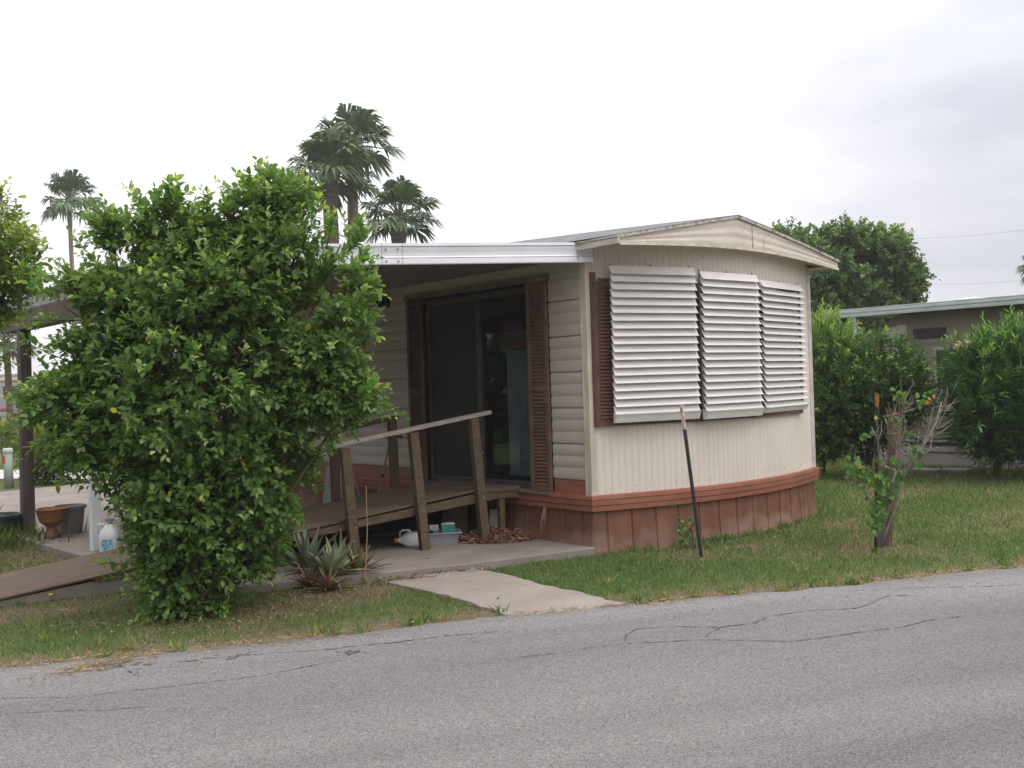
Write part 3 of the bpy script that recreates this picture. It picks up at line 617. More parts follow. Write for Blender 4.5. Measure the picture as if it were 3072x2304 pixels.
# ------------------------------------------------------------------ carport along the long side
cp = thing('carport', 'metal carport roof with white ribbed front fascia attached along the mobile home', 'carport', (-1.8, 5, 0))
FA = np.array([.0, -.09]); FB = np.array([-3.36, 1.13]); fd = (FB-FA)/np.linalg.norm(FB-FA); fn = np.array([fd[1], -fd[0]]); fn = fn if fn[1] < 0 else -fn
FLn = np.linalg.norm(FB-FA)
prof = [(.19, .0), (.19, .035), (.165, .038), (.160, .022), (.155, .034), (.105, .026), (.075, .026), (.062, .034), (.058, .022), (.052, .036), (.008, .040), (.0, .036), (.0, .0)]
def ftop(s): return 2.765-.075*s/FLn
mb = MB(); mb.grid([[(*(FA+fd*s+fn*o), ftop(s)+z) for s in (0.0, 1.62, FLn)] for z, o in prof])
for s in (0, FLn): mb.add([(*(FA+fd*s+fn*o), ftop(s)+z) for z, o in prof], [tuple(range(len(prof)))])
fas = mb.build('front_fascia', WHITE, cp)
for s in (.16, 1.86, 2.05): 
    MB().grid([[(*(FA+fd*(s+j)+fn*(o+.0025)), ftop(s)+z) for j in (-.0025, .0025)] for z, o in prof[1:12]]).build('seam', RUST, fas)
for s, z, r_ in ((1.90, .14, .010), (1.90, .03, .010), (2.01, .14, .010), (2.01, .03, .010), (.155, .13, .006), (.155, .085, .006), (.155, .04, .006)):
    MB().tube([(*(FA+fd*s+fn*.030), ftop(s)+z), (*(FA+fd*s+fn*.045), ftop(s)+z)], r_, 8).build('rivet', ALU, fas)
# corrugated pan roof between fascia, house and outer beam
def front_y(x): t = x/FB[0]; return FA[1]+(FB[1]-FA[1])*t
mb = MB(); nxx = 28; rows = []
for i in range(nxx*4+1):
    x = -.02-3.40*i/(nxx*4); k = i % 4; hgt = 2.80+.06*(1+x/3.4)-.0+(.028 if k in (1, 2) else 0)-.0
    hgt = 2.785+(.04*(1+x/3.42))+(.026 if k in (1, 2) else 0)
    rows.append([(x, front_y(max(x, -3.36))+.03, hgt), (x, 7.2, hgt)])
PAN = M('carport_pan', (.17, .155, .14), (.125, .115, .105), 2, .5, .05, 30)
mb.grid(rows)
rt = [[(x, y, z+.004) for x, y, z in r] for r in rows][::-1]
mb.grid(rt); mb.build('roof', PAN, cp, label='ribbed sheet roof pans, dull underneath')
MB().box((-.02, .02, 2.74), (.0, 7.2, 2.80)).build('wall_ledger', CREAM, cp)
MB().box((-3.48, 1.20, 2.69), (-3.42, 7.2, 2.86)).box((-3.50, 1.20, 2.84), (-3.40, 7.2, 2.865)).build('outer_fascia', M('grey_outer_fascia', (.33, .34, .34), (.26, .27, .27), 3, .5), cp)
MB().box((-3.53, 3.62, 2.46), (-3.37, 6.75, 2.685)).build('beam', BEAM, cp, bevel=.006)
MB().box((-3.45, 1.24, .04), (-3.36, 1.33, 2.69)).build('post', WHITE, cp, bevel=.006, label='white post by the shrub')
mb = MB().box((-3.46, 3.83, .04), (-3.36, 3.93, 2.459)); mb.build('post', WHITE, cp, bevel=.008, label='white square post beyond the ramp')
MB().box((-3.54, 3.80, 2.40), (-3.33, 3.98, 2.455)).build('bracket', ALU, cp, label='bracket where the beam meets the white post')
MB().hexa([(-3.55, 6.02, -.05), (-3.41, 6.02, -.05), (-3.41, 6.16, -.05), (-3.55, 6.16, -.05)], [(-3.53, 6.0, 2.459), (-3.40, 6.0, 2.459), (-3.40, 6.13, 2.459), (-3.53, 6.13, 2.459)]).build('post', POSTW, cp, bevel=.01, label='dark brown wooden post')

# ------------------------------------------------------------------ wooden ramp up to the door
ramp = thing('wheelchair_ramp', 'weathered wooden ramp with handrails rising to the patio door', 'ramp', (*rp(3, .6), 0))
SL = .1245; LR = 4.56
def rz_(s): return .012+min(s, LR)*SL
def rq(s, t, dz=0): x, y = rp(s, t); return (x, y, rz_(s)+dz)
DKW_ = M('dark_shade_board', (.05, .038, .028), (.035, .027, .02), 5, .9)  # near black, for the added light-blocking board
def slab(mb, s0, s1, t0, t1, th): mb.hexa([rq(s0, t0, -th), rq(s1, t0, -th), rq(s1, t1, -th), rq(s0, t1, -th)], [rq(s0, t0), rq(s1, t0), rq(s1, t1), rq(s0, t1)]); return mb
slab(MB(), 0, 1.75, 0, 1.25, .014).build('deck', DECK, ramp, label='lower plywood sheet lying on the ground')
slab(MB(), 1.754, 3.55, 0, 1.25, .018).build('deck', DECK, ramp)
mb = MB(); zl = rz_(LR)
mb.hexa([rq(3.554, 0, -.018), rq(LR, 0, -.018), rq(LR, 1.25, -.018), rq(3.554, 1.25, -.018)], [rq(3.554, 0), rq(LR, 0), rq(LR, 1.25), rq(3.554, 1.25)])
mb.build('deck', DECK, ramp)
# level landing to the door
a = rq(LR+.003, 0); b = rq(LR+.003, 1.25)
mb = MB(); L = [(a[0], a[1]), (-.085, a[1]-.02), (-.085, b[1]+.12), (b[0], b[1])]
a2_ = rp(LR+.003, 0); mb.hexa([(x, y, zl-.04) for x, y in [(a2_[0], a2_[1]), (-.085, .98), (-.085, 2.36), rp(LR+.003, 1.25)]], [(x, y, zl) for x, y in [(a2_[0], a2_[1]), (-.085, .98), (-.085, 2.36), rp(LR+.003, 1.25)]])
mb.build('landing', DECK, ramp)
MB().hexa([(*rp(.03, .03), -.06), (*rp(1.9, .03), -.06), (*rp(1.9, 1.22), -.06), (*rp(.03, 1.22), -.06)], [rq(.03, .03, -.012-.014), rq(1.9, .03, -.06), rq(1.9, 1.22, -.06), rq(.03, 1.22, -.026)]).build('concrete_base', PATHM, ramp)
def stringer(t, s0, s1, h0, h1):
    return MB().hexa([rq(s0, t-.019, -.02-h0), rq(s1, t-.019, -.02-h1), rq(s1, t+.019, -.02-h1), rq(s0, t+.019, -.02-h0)], [rq(s0, t-.019, -.02), rq(s1, t-.019, -.02), rq(s1, t+.019, -.02), rq(s0, t+.019, -.02)])
stringer(.019, .9, LR+.2, .03, .095).build('stringer', WOOD, ramp)
stringer(1.231, .9, LR, .03, .095).build('stringer', WOOD, ramp)
MB().hexa([(*rp(2.2, 1.215), .045), (*rp(LR+.3, 1.215), .045), (*rp(LR+.3, 1.232), .045), (*rp(2.2, 1.232), .045)], [rq(2.2, 1.215, -.03), (*rp(LR+.3, 1.215), zl-.045), (*rp(LR+.3, 1.232), zl-.045), rq(2.2, 1.232, -.03)]).build('added_shade_board', DKW_, ramp)  # board added to block light and keep the space under the ramp dark
mb = MB(); mb.hexa([(*rp(LR+.02, .01), zl-.115), (-.09, 1.0, zl-.115), (-.09, 1.04, zl-.115), (*rp(LR+.02, .05), zl-.115)], [(*rp(LR+.02, .01), zl-.042), (-.09, 1.0, zl-.042), (-.09, 1.04, zl-.042), (*rp(LR+.02, .05), zl-.042)]); mb.build('joist', WOOD, ramp)
def rpost(s, t, lean, top, w=.088, mat=WOOD, base=.04):
    x, y = rp(s, t); x1, y1 = rp(s-lean, t)
    MB().bar((x, y, base), (x1, y1, top), w, w, up=(RQ[0], RQ[1], 0)).build('post', mat, ramp, bevel=.004)
BOLT = M('zinc_bolt', (.5, .5, .5), (.4, .4, .4), 5, .4, metal=.6)
sP = lambda x: (x+5.0)/RD[0]
rpost(sP(-2.55), -.046, .05, .34, .08)
rpost(sP(-1.86), -.046, .07, 1.075); rpost(sP(-1.15), -.046, .09, 1.19); rpost(sP(-.50), -.046, .09, 1.30)
rpost(sP(-.27), .02, .0, .46, .06)
for xx, zz in ((-1.86, .20), (-1.15, .42), (-.50, .50), (-.50, .95), (-1.84, .33)):
    q = np.array([*rp(sP(xx)-.02, -.0925), zz]); d_ = np.array([-RQ[0], -RQ[1], 0]); MB().tube([q, q+d_*.006], .007, 6).build('bolt', BOLT, ramp)
def frail(t, xa, xb, za, zb, w, h, mat): 
    pa = rp(sP(xa), t); pb = rp(sP(xb), t); MB().bar((*pa, za), (*pb, zb), w, h).build('handrail', mat, ramp, bevel=.004)
frail(-.046, -2.62, -.40, 1.015, 1.352, .092, .038, GREYWOOD)
rpost(sP(-1.56), 1.30, .0, 1.17, .085, DKW := M('dark_lumber', (.125, .080, .055), (.085, .055, .04), 5, .85, .3, 40, (5, 5, .6), fine=.15)); rpost(sP(-.88), 1.30, .02, 1.275, .085, DKW)  # darker lumber for the far posts and rail
frail(1.30, -2.2, -.83, 1.075, 1.305, .085, .045, DKW)

# ------------------------------------------------------------------ foliage kit
def norm(v): return v/(np.linalg.norm(v, axis=-1, keepdims=True)+1e-9)
def leaf_arrays(base, d, up, L, W, fold=.25, curl=.12, shape='oval'):
    n = len(base); d = norm(d); s = norm(np.cross(d, up)); u = np.cross(s, d)
    L = L[:, None]; W = W[:, None]
    if shape == 'oval':
        T = [(0, 0, 0), (.36, 0, 0), (.72, 0, -.25), (1, 0, -1), (.36, 1, 1), (.74, .72, .6), (.36, -1, 1), (.74, -.72, .6)]
        F = [(0, 1, 4), (1, 2, 5), (1, 5, 4), (2, 3, 5), (0, 6, 1), (1, 6, 7), (1, 7, 2), (2, 7, 3)]
    elif shape == 'diamond':
        T = [(0, 0, 0), (.5, 1, 1), (1, 0, -.6), (.5, -1, 1)]; F = [(0, 2, 1), (0, 3, 2)]
    else:
        T = [(0, 0, 0), (.45, 1, .4), (.45, -1, .4), (1, 0, -1)]; F = [(0, 1, 2), (1, 3, 2)]
    V = np.zeros((n, len(T), 3))
    for k, (a, b, c) in enumerate(T):
        V[:, k] = base+d*L*a+s*W*b*.5+u*((fold*W*.5*c) if c > 0 else (curl*L*c))
    F = np.array(F)[None]+(np.arange(n)*len(T))[:, None, None]
    return V.reshape(-1, 3), F.reshape(-1, 3), len(T)
def rand_dir(n, r=RNG): return norm(r.normal(size=(n, 3)))
def twigs(start, d, length, nleaf, L0, W0, col_old, col_new, spread=.9, r=RNG, fold=.3, curl=.15, shape='oval', newfrac=.25, droop=.1, vis=1.0):
    n = len(start); k = nleaf; t = (np.arange(k)+.6)/k
    t = np.tile(t, (n, 1))+r.normal(0, .03, (n, k)); d = norm(d)
    a = norm(np.cross(d, rand_dir(n, r))); b = np.cross(d, a)
    base = start[:, None]+d[:, None]*(t*length[:, None])[..., None]; base[..., 2] -= droop*(t**2)*length[:, None]
    ang = np.arange(k)*2.4+r.random((n, 1))*6.28; ang = ang+r.normal(0, .3, (n, k))
    rad = a[:, None]*np.cos(ang)[..., None]+b[:, None]*np.sin(ang)[..., None]
    sp = spread*(1.15-.55*t)[..., None]
    ld = norm(d[:, None]*1+rad*sp*1.2+r.normal(0, .18, (n, k, 3))); up = norm(np.array([0, 0, 1.])+r.normal(0, .45, (n, k, 3))+rad*.3+d[:, None]*.6)
    LL = L0*(.65+.6*r.random((n, k)))*(1.05-.35*t); WW = W0*(LL/L0)*(.85+.3*r.random((n, k)))
    isnew = (r.random(n) < newfrac)[:, None]*np.clip((t-.35)*1.8, 0, 1)+r.random((n, k))*.12
    v = (.72+.56*r.random((n, k, 1)))
    col = (np.array(col_old)*(1-isnew[..., None])+np.array(col_new)*isnew[..., None])*v
    col = np.where(r.random((n, k, 1)) < .003, np.array([.50, .42, .09]), col)
    V, F, m = leaf_arrays(base.reshape(-1, 3), ld.reshape(-1, 3), up.reshape(-1, 3), LL.ravel(), WW.ravel(), fold, curl, shape)
    C = np.repeat(col.reshape(-1, 3), m, 0); return V, F, C
def joinT(parts):
    Vs, Fs, Cs = [], [], []; o = 0
    for V, F, C in parts: Vs.append(V); Fs.append(F+o); Cs.append(C); o += len(V)
    return np.concatenate(Vs), np.concatenate(Fs), np.concatenate(Cs)
def sticks(a, b, r, col):
    n = len(a); d = norm(b-a); s = norm(np.cross(d, [.3, .5, .8])); u = np.cross(s, d); V = np.zeros((n, 6, 3))
    for k in range(3):
        o = s*cos(k*2.094)+u*sin(k*2.094); V[:, k] = a+o*r; V[:, 3+k] = b+o*r*.5
    F = np.array([(0, 1, 4), (0, 4, 3), (1, 2, 5), (1, 5, 4), (2, 0, 3), (2, 3, 5)])[None]+(np.arange(n)*6)[:, None, None]
    return V.reshape(-1, 3), F.reshape(-1, 3), np.tile(np.array(col), (n*6, 1))
def lobe(c, rad, n, r=RNG, power=.42, hemi=None):
    u = rand_dir(n, r); t = r.random(n)**power; return c+u*np.array(rad)*t[:, None], u
VR = RV_.copy(); VR[2] = 0; VR /= np.linalg.norm(VR); VF = np.array([FV_[0], FV_[1], 0])
def lobe_view(c, rr, rf, rz2, n, r=RNG, power=.42):
    u = rand_dir(n, r); t = r.random(n)**power
    off = (VR*u[:, :1]*rr+VF*u[:, 1:2]*rf+np.array([0, 0, 1])*u[:, 2:]*rz2); return c+off*t[:, None], norm(VR*u[:, :1]+VF*u[:, 1:2]+np.array([0, 0, 1])*u[:, 2:])

# ---- the big shrub by the ramp
ZB_ = 7.95; K = ZB_/FPX
shrub = thing('shrub', 'large glossy green shrub with pale new leaves standing beside the wooden ramp', 'shrub', tuple(at(560, 1838, 7.75)))
OLD = (.118, .212, .055); NEW = (.36, .47, .17)
lobes = [(620, 1150, 320, 280, .80, 760), (660, 880, 270, 140, .65, 480), (470, 640, 95, 70, .30, 140), (560, 650, 80, 65, .32, 90), (700, 655, 110, 60, .32, 105), (825, 605, 70, 65, .28, 44), (925, 650, 80, 70, .30, 60), (1010, 760, 85, 85, .34, 120), (395, 710, 85, 45, .28, 80), (540, 580, 45, 35, .15, 26), (330, 690, 40, 30, .15, 16),
         (620, 745, 190, 45, .4, 110), (850, 740, 120, 60, .4, 110), (1020, 890, 80, 110, .38, 150), (980, 1110, 90, 150, .42, 240), (355, 915, 100, 75, .42, 180), (225, 865, 60, 18, .2, 24), (310, 1075, 80, 90, .42, 170), (205, 1200, 80, 65, .4, 120), (310, 1300, 100, 105, .45, 190),
         (450, 1410, 100, 100, .5, 150), (590, 1500, 205, 180, .60, 450), (560, 1680, 130, 130, .42, 230), (800, 1400, 130, 160, .45, 280), (560, 1795, 105, 55, .34, 130), (740, 1610, 110, 100, .38, 150), (1060, 1190, 55, 35, .2, 45), (470, 1570, 50, 80, .35, 50)]
parts = []; tips = []
for (px, py, rx2, ry2, dep, n) in lobes:
    c = at(px, py, ZB_)
    p, u = lobe_view(c, rx2*K, dep, ry2*K, int(n*1.85), power=.42)
    up = .75 if py < 1000 else .25
    d = norm(u*.8+np.array([0, 0, up])+RNG.normal(0, .45, p.shape)); ln = .10+.13*RNG.random(len(p))
    g3 = vnoise(p[:, 0]*1+p[:, 2]*.7, p[:, 1]+p[:, 2]*1.3, 3.2, 70); kk = g3 > (.27 if py > 780 else .36); p, u, d, ln = p[kk], u[kk], d[kk], ln[kk]; hi_ = (u[:, 2] > .15) | (RNG.random(len(u)) < .35)
    keep = p[:, 2] > .03; p, d, ln, hi_ = p[keep], d[keep], ln[keep], hi_[keep]
    for sel, nf_ in ((hi_, .46 if py < 1000 else .26), (~hi_, .08)):
        parts.append(twigs(p[sel], d[sel], ln[sel], 8, .078, .045, OLD, NEW, 1.0, newfrac=nf_, fold=.22))
    e_ = p+d*ln[:, None]; parts.append(sticks(p-d*.10, e_, .0022, (.10, .12, .04)))
# airy shoots at the rim
shoots = [(365, 690, 300, 600), (330, 720, 290, 640), (300, 800, 215, 700), (430, 640, 395, 540), (500, 600, 520, 530), (520, 620, 545, 540), (560, 660, 600, 610), (740, 600, 650, 560), (760, 590, 740, 530), (800, 580, 805, 490), (830, 600, 850, 530), (870, 620, 900, 560), (930, 680, 960, 600), (990, 700, 1005, 640), (1020, 760, 1085, 710),
          (1040, 800, 1120, 770), (1060, 870, 1140, 880), (1060, 960, 1140, 1010), (1060, 930, 1130, 950), (1050, 1080, 1110, 1150), (1080, 1180, 1150, 1160), (1090, 1190, 1210, 1240), (1050, 1260, 1120, 1230), (960, 1350, 1010, 1330),
          (180, 850, 60, 790), (170, 900, 80, 830), (200, 960, 70, 960), (150, 1060, 60, 1020), (180, 1110, 50, 1160), (150, 1200, 30, 1180), (170, 1250, 40, 1280), (190, 1300, 80, 1350), (250, 1400, 120, 1390), (280, 1440, 170, 1450), (420, 1690, 300, 1690), (450, 1740, 340, 1720), (700, 1700, 800, 1730), (730, 1680, 830, 1700), (860, 1500, 900, 1560), (560, 1820, 520, 1850), (640, 1810, 680, 1840), (480, 1800, 440, 1840)]
sp_, sd2, sl2 = [], [], []
stb = MB()
for (ax, ay, bx, by) in shoots:
    z = ZB_+random.uniform(-.35, .25); a = at(ax, ay, z); b = at(bx, by, z-random.uniform(0, .15))
    stb.tube([a-(b-a)*.8, a, b], [.005, .004, .002], 5)
    for k in range(4): sp_.append(a+(b-a)*(k/4-.25)); sd2.append((b-a)+RNG.normal(0, .05, 3)); sl2.append(np.linalg.norm(b-a)*.5+.05)
parts.append(twigs(np.array(sp_), np.array(sd2), np.array(sl2), 8, .074, .041, (.12, .24, .05), (.33, .46, .11), 1.0, newfrac=.6))
V, F, C = joinT(parts); trimesh('leaves', V, F, LEAF, shrub, C)
b0 = at(560, 1838, 7.75)
for (px, py, rx2, ry2, dep, n) in lobes:
    c = at(px, py, ZB_); m = b0*.45+c*.55+np.array([random.uniform(-.1, .1), random.uniform(-.1, .1), -.05]); q = b0+np.array([random.uniform(-.1, .1), random.uniform(-.08, .08), -.05])
    stb.tube([q, q*.6+m*.4+np.array([0, 0, .06]), m, c, c+(c-m)*.06], [.022, .019, .014, .009, .004], 6)
stb.build('stem', STEM, shrub, smooth=True)

# ---- yellow-green tree at the left edge
def leafy_tree(name, label, base, lobs, K_, mat, old, new, L, W, trunk_r, group=None, shape='oval', nl=8, ln0=.2, nf=.3, cull=0., up=.4, spread=.9, bark=BARK, stickcol=(.1, .08, .05), cat='tree', r=RNG, fold=.3):
    t = thing(name, label, cat, tuple(base), group); P_ = []; tb = MB()
    for (c, rr, rf, rz2, n) in lobs:
        p, u = lobe_view(c, rr, rf, rz2, n, r, .36); k = (p[:, 2] > .05) & (vnoise(p[:, 0]+p[:, 2]*.8, p[:, 1]-p[:, 2]*1.1, 1.5, 55) > cull); p, u = p[k], u[k]
        d = norm(u+np.array([0, 0, up])+r.normal(0, .4, p.shape)); l2 = ln0*(.7+.6*r.random(len(p)))
        hi_ = u[:, 2] > .25
        for sel, nf_ in ((hi_, min(1, nf*1.9)), (~hi_, nf*.35)):
            if sel.any(): P_.append(twigs(p[sel], d[sel], l2[sel], nl, L, W, old, new, spread, r, newfrac=nf_, shape=shape, fold=fold))
        P_.append(sticks(p-d*.1, p+d*l2[:, None], L*.03, stickcol))
        m = (np.array(base)*.5+c*.5); m[:2] = np.array(base)[:2]*.7+c[:2]*.3
        tb.tube([np.array(base)-[0, 0, .05], np.array(base)*.75+m*.25, m, c, c+(c-m)*.08], [trunk_r, trunk_r*.85, trunk_r*.6, trunk_r*.35, trunk_r*.12], 7)
    V, F, C = joinT(P_); trimesh('crown' if cat == 'tree' else 'leaves', V, F, mat, t, C); tb.build('trunk' if cat == 'tree' else 'stem', bark, t, smooth=True); return t
Zt = 9.6; Kt = Zt/FPX; cL = at(-110, 800, Zt); bL = np.array([cL[0], cL[1], -.03])
leafy_tree('small_tree', 'yellow green leafy tree cut off by the left edge, above the carport post', bL,
    [(at(-90, 800, Zt), 190*Kt, .6, 160*Kt, 420), (at(-160, 660, Zt), 200*Kt, .5, 120*Kt, 180), (at(0, 780, Zt), 65*Kt, .3, 90*Kt, 90), (at(15, 850, Zt+.3), 70*Kt, .35, 60*Kt, 90), (at(-60, 940, Zt+.2), 70*Kt, .35, 40*Kt, 60), (at(-5, 640, Zt), 25*Kt, .1, 50*Kt, 14), (at(-100, 1080, Zt), 90*Kt, .3, 80*Kt, 60)],
    Kt, LEAF, (.13, .21, .04), (.40, .45, .10), .075, .042, .05, nf=.6)

# ---- shrubs and hedges to the right
HZ = 16.6; KH = HZ/FPX
hb = at(2600, 1395, HZ); hb[2] = -.04
leafy_tree('hedge', 'dark green broadleaf hedge between the mobile home and the neighbouring trailer', hb,
    [(at(2500, 1200, HZ), 90*KH, .7, 150*KH, 620), (at(2610, 1190, HZ), 90*KH, .7, 140*KH, 620), (at(2715, 1160, HZ+.2), 50*KH, .5, 100*KH, 330), (at(2460, 1320, HZ), 50*KH, .5, 60*KH, 170), (at(2570, 1300, HZ), 80*KH, .5, 45*KH, 170), (at(2640, 1045, HZ), 60*KH, .4, 25*KH, 60), (at(2670, 1260, HZ), 60*KH, .4, 50*KH, 120)],
    KH, LEAF, (.042, .10, .027), (.28, .40, .10), .10, .055, .035, cat='hedge', nf=.16, up=.5, nl=8, shape='diamond', ln0=.26, bark=STEM)
ob = at(2470, 1390, HZ+.5); ob[2] = -.04
leafy_tree('oleander', 'feathery pale green oleander rising over the left end of the hedge', ob,
    [(at(2470, 1030, HZ+.4), 50*KH, .4, 50*KH, 170), (at(2520, 1060, HZ+.3), 40*KH, .3, 35*KH, 90), (at(2455, 1150, HZ+.5), 40*KH, .4, 100*KH, 150)],
    KH, LEAF, (.15, .27, .08), (.32, .44, .14), .15, .026, .02, cat='shrub', nf=.7, up=1.1, nl=12, shape='diamond', ln0=.40, spread=.55, bark=STEM, group=None)
OZ = 15.6; KO = OZ/FPX; ob = at(2990, 1410, OZ); ob[2] = -.04
ole = leafy_tree('oleander', 'big dark oleander with pink blossom at the right edge in front of the trailer', ob,
    [(at(3000, 1200, OZ), 110*KO, .8, 150*KO, 700), (at(2930, 1150, OZ), 50*KO, .5, 80*KO, 260), (at(3090, 1150, OZ), 100*KO, .7, 140*KO, 500), (at(3020, 1330, OZ), 80*KO, .6, 50*KO, 220), (at(3040, 1060, OZ), 60*KO, .4, 40*KO, 120), (at(2935, 1250, OZ-.2), 45*KO, .5, 80*KO, 180), (at(2925, 1085, OZ), 35*KO, .3, 30*KO, 60)],
    KO, LEAF, (.042, .11, .033), (.24, .42, .12), .17, .028, .025, cat='shrub', nf=.25, up=.8, nl=12, shape='diamond', ln0=.42, spread=.6, bark=STEM)
PINK = leafmat('pink_petal', .6, .3, .2)
for (fx, fy, s, k) in ((2905, 1030, .035, 12), (2870, 1034, .03, 6), (2880, 1028, .025, 4), (2863, 1040, .02, 3)):
    c = at(fx, fy, OZ-.55); p = c+RNG.normal(0, s*.5, (k, 3)); V, F, m = leaf_arrays(p, rand_dir(k), rand_dir(k), np.full(k, .045), np.full(k, .04), .2, .1, 'diamond')
    trimesh('blossom', V, F, PINK, ole, np.tile([.62, .30, .38], (len(V), 1))*(.8+.4*RNG.random((len(V), 1))))
TZ = 30.; KT = TZ/FPX; tb_ = at(2540, 1230, TZ); tb_[2] = -.04
leafy_tree('broadleaf_tree', 'broad dark green tree rising behind the mobile home roof and the trailer', tb_,
    [(at(2440, 790, TZ), 130*KT, 1.3, 100*KT, 520), (at(2600, 780, TZ), 110*KT, 1.2, 85*KT, 420), (at(2560, 860, TZ), 170*KT, 1.5, 100*KT, 680), (at(2700, 830, TZ), 60*KT, .7, 50*KT, 150), (at(2470, 950, TZ), 110*KT, 1.1, 90*KT, 300), (at(2620, 930, TZ), 100*KT, 1, 50*KT, 200), (at(2670, 760, TZ), 55*KT, .5, 60*KT, 130), (at(2380, 720, TZ), 60*KT, .6, 40*KT, 110), (at(2730, 920, TZ), 30*KT, .3, 25*KT, 40), (at(2540, 720, TZ), 60*KT, .6, 40*KT, 100), (at(2720, 850, TZ), 40*KT, .4, 60*KT, 70), (at(2400, 1060, TZ), 120*KT, 1, 90*KT, 220)],
    KT, LEAFR, (.105, .175, .055), (.20, .29, .09), .18, .115, .16, nf=.4, cull=.30, up=.5, nl=9, shape='diamond', ln0=.36, spread=1.1)

# ---- palms
def palm(name, label, base, top, rad, r0, r1, nf, bark, seed, wind=.0, skirt=0, lean=(0, 0, 0), group='fan palms against the sky'):
    r = np.random.default_rng(seed); t = thing(name, label, 'palm tree', tuple(base), group); base = np.array(base, float); top = np.array(top, float)
    tb = MB(); pts = []; rr = []
    for k in range(15):
        f = k/14; pts.append(base*(1-f)+top*f+np.array(lean)*sin(f*pi)); rr.append((r0*(1-f)+r1*f)*(1+.05*(k % 2))*(1.25 if f > .9 else 1))
    tb.tube(pts, rr, 9); tb.build('trunk', bark, t, smooth=True)
    Vs, Fs, Cs = [], [], []; o = 0; pe = MB()
    for i in range(nf):
        az = i*2.399+r.random()*.4; q = (i+.5)/nf; el = 1.40-1.85*q**1.0+r.normal(0, .1)
        d = np.array([cos(az)*cos(el), sin(az)*cos(el), sin(el)]); pl = rad*(.46+.20*r.random())
        st = top+d*.05; hub = top+d*pl+np.array([0, 0, -.10*pl*cos(el)])+VR*wind*.1*rad
        pe.tube([st, (st+hub)/2+np.array([0, 0, .05*pl]), hub], [.035*rad, .022*rad, .014*rad], 4)
        side = norm(np.cross(d, [0, 0, 1])+1e-6); upv = np.cross(side, d); fr = rad*(.62+.10*r.random()); ns = 30
        green = np.array([.105, .155, .075])*(.7+.6*r.random())
        if q > .96: green = np.array([.17, .14, .07])
        d = norm(d+np.array([0, 0, -.45*(1-max(0, sin(el)))])); side = norm(np.cross(d, [0, 0, 1])+1e-6); upv = np.cross(side, d)
        for j in range(ns):
            a = (j/(ns-1)-.5)*2*1.75; dd = d*cos(a)+side*sin(a)+upv*(.15*cos(a)+.10*abs(sin(a))); dd = norm(dd+VR*wind*.25+r.normal(0, .09, 3))
            L = fr*(1-.22*abs(a)/1.95)*(.9+.2*r.random()); w = L*.06; s2 = norm(np.cross(dd, upv)+1e-6)
            m = hub+dd*L*.60; tp = hub+dd*L*.92+np.array([0, 0, -.30*L])+VR*wind*.12*L
            Vs.append([hub, m+s2*w, m-s2*w, tp]); Fs.append([(o, o+1, o+2), (o+1, o+3, o+2)]); Cs += [green*(.75+.5*r.random())]*4; o += 4
    pe.build('frond_stalk', M('palm_stalk', (.16, .17, .06), (.12, .12, .05), 6, .6), t)
    trimesh('crown', np.array(Vs).reshape(-1, 3), np.array(Fs).reshape(-1, 3), FROND, t, np.array(Cs)); return t
def pp(cx, cy, bx, Z): c = at(cx, cy, Z); b = at(bx, 1190, Z); b[2] = -.04; return b, c
b_, c_ = pp(1056, 440, 1062, 42); palm('fan_palm', 'tallest fan palm with smooth grey trunk, centre of the palm group', b_, c_, 1.75, .26, .20, 25, PALMG, 5, .5)
b_, c_ = pp(985, 520, 1022, 40); palm('fan_palm', 'fan palm with thick shaggy trunk, left of the tallest palm', b_, c_, 1.8, .30, .27, 28, PALMT, 9, .2)
b_, c_ = pp(1196, 650, 1190, 38); palm('fan_palm', 'short fan palm just above the carport roof, right of the tall pair', b_, c_, 1.5, .26, .24, 23, PALMT, 12, .4)
b_, c_ = pp(207, 600, 235, 60); palm('fan_palm', 'slender lone fan palm at the left above the shrub', b_, c_, 1.75, .15, .11, 23, PALMG, 21, .3)
b_, c_ = pp(20, 1030, 30, 35); palm('fan_palm', 'small low fan palm glimpsed behind the dark carport post', b_, c_, .95, .12, .1, 24, PALMT, 30, .3)
b_, c_ = pp(3120, 800, 3130, 40); palm('fan_palm', 'fan palm frond tips poking in at the right edge', b_, c_, .80, .2, .16, 34, PALMT, 33, .3)

# ------------------------------------------------------------------ neighbour's trailer and its roof
tr = thing('travel_trailer', 'beige travel trailer under a green white flat roof beyond the hedges', 'travel trailer', (10.4, 0, 0))
X0 = 10.25
prof = [(3.35, .42), (3.45, .8), (3.48, 1.4), (3.40, 1.85), (3.22, 2.2), (2.95, 2.46), (2.6, 2.66), (-8, 2.66), (-8, .42)]
MB().prism([(X0, y, z) for y, z in prof], (2.3, 0, 0)).build('body', TRAILER, tr, bevel=.03)
MB().prism([(X0-.006, y, z) for y, z in [(3.34, 1.4), (3.38, 1.45), (3.30, 1.85), (3.15, 2.15), (2.92, 2.37), (2.58, 2.46), (2.45, 2.46), (2.45, 1.4)]], (.005, 0, 0)).build('lit_nose_panel', TRAILW, tr, label='pale rounded front section')
MB().box((X0-.02, 1.72, 2.19), (X0-.001, 2.32, 2.37)).build('window', GLASSD, tr, bevel=.008, label='narrow dark upper window')
wn = MB().box((X0-.03, .72, 1.25), (X0-.001, 1.95, 1.30)).box((X0-.03, .72, 1.98), (X0-.001, 1.95, 2.03)).box((X0-.03, .72, 1.30), (X0-.001, .77, 1.98)).box((X0-.03, 1.90, 1.30), (X0-.001, 1.95, 1.98)).build('window', ALU, tr, label='large window behind the oleander')
MB().box((X0-.012, .77, 1.30), (X0-.004, 1.90, 1.98)).build('pane', GLASSD, wn)
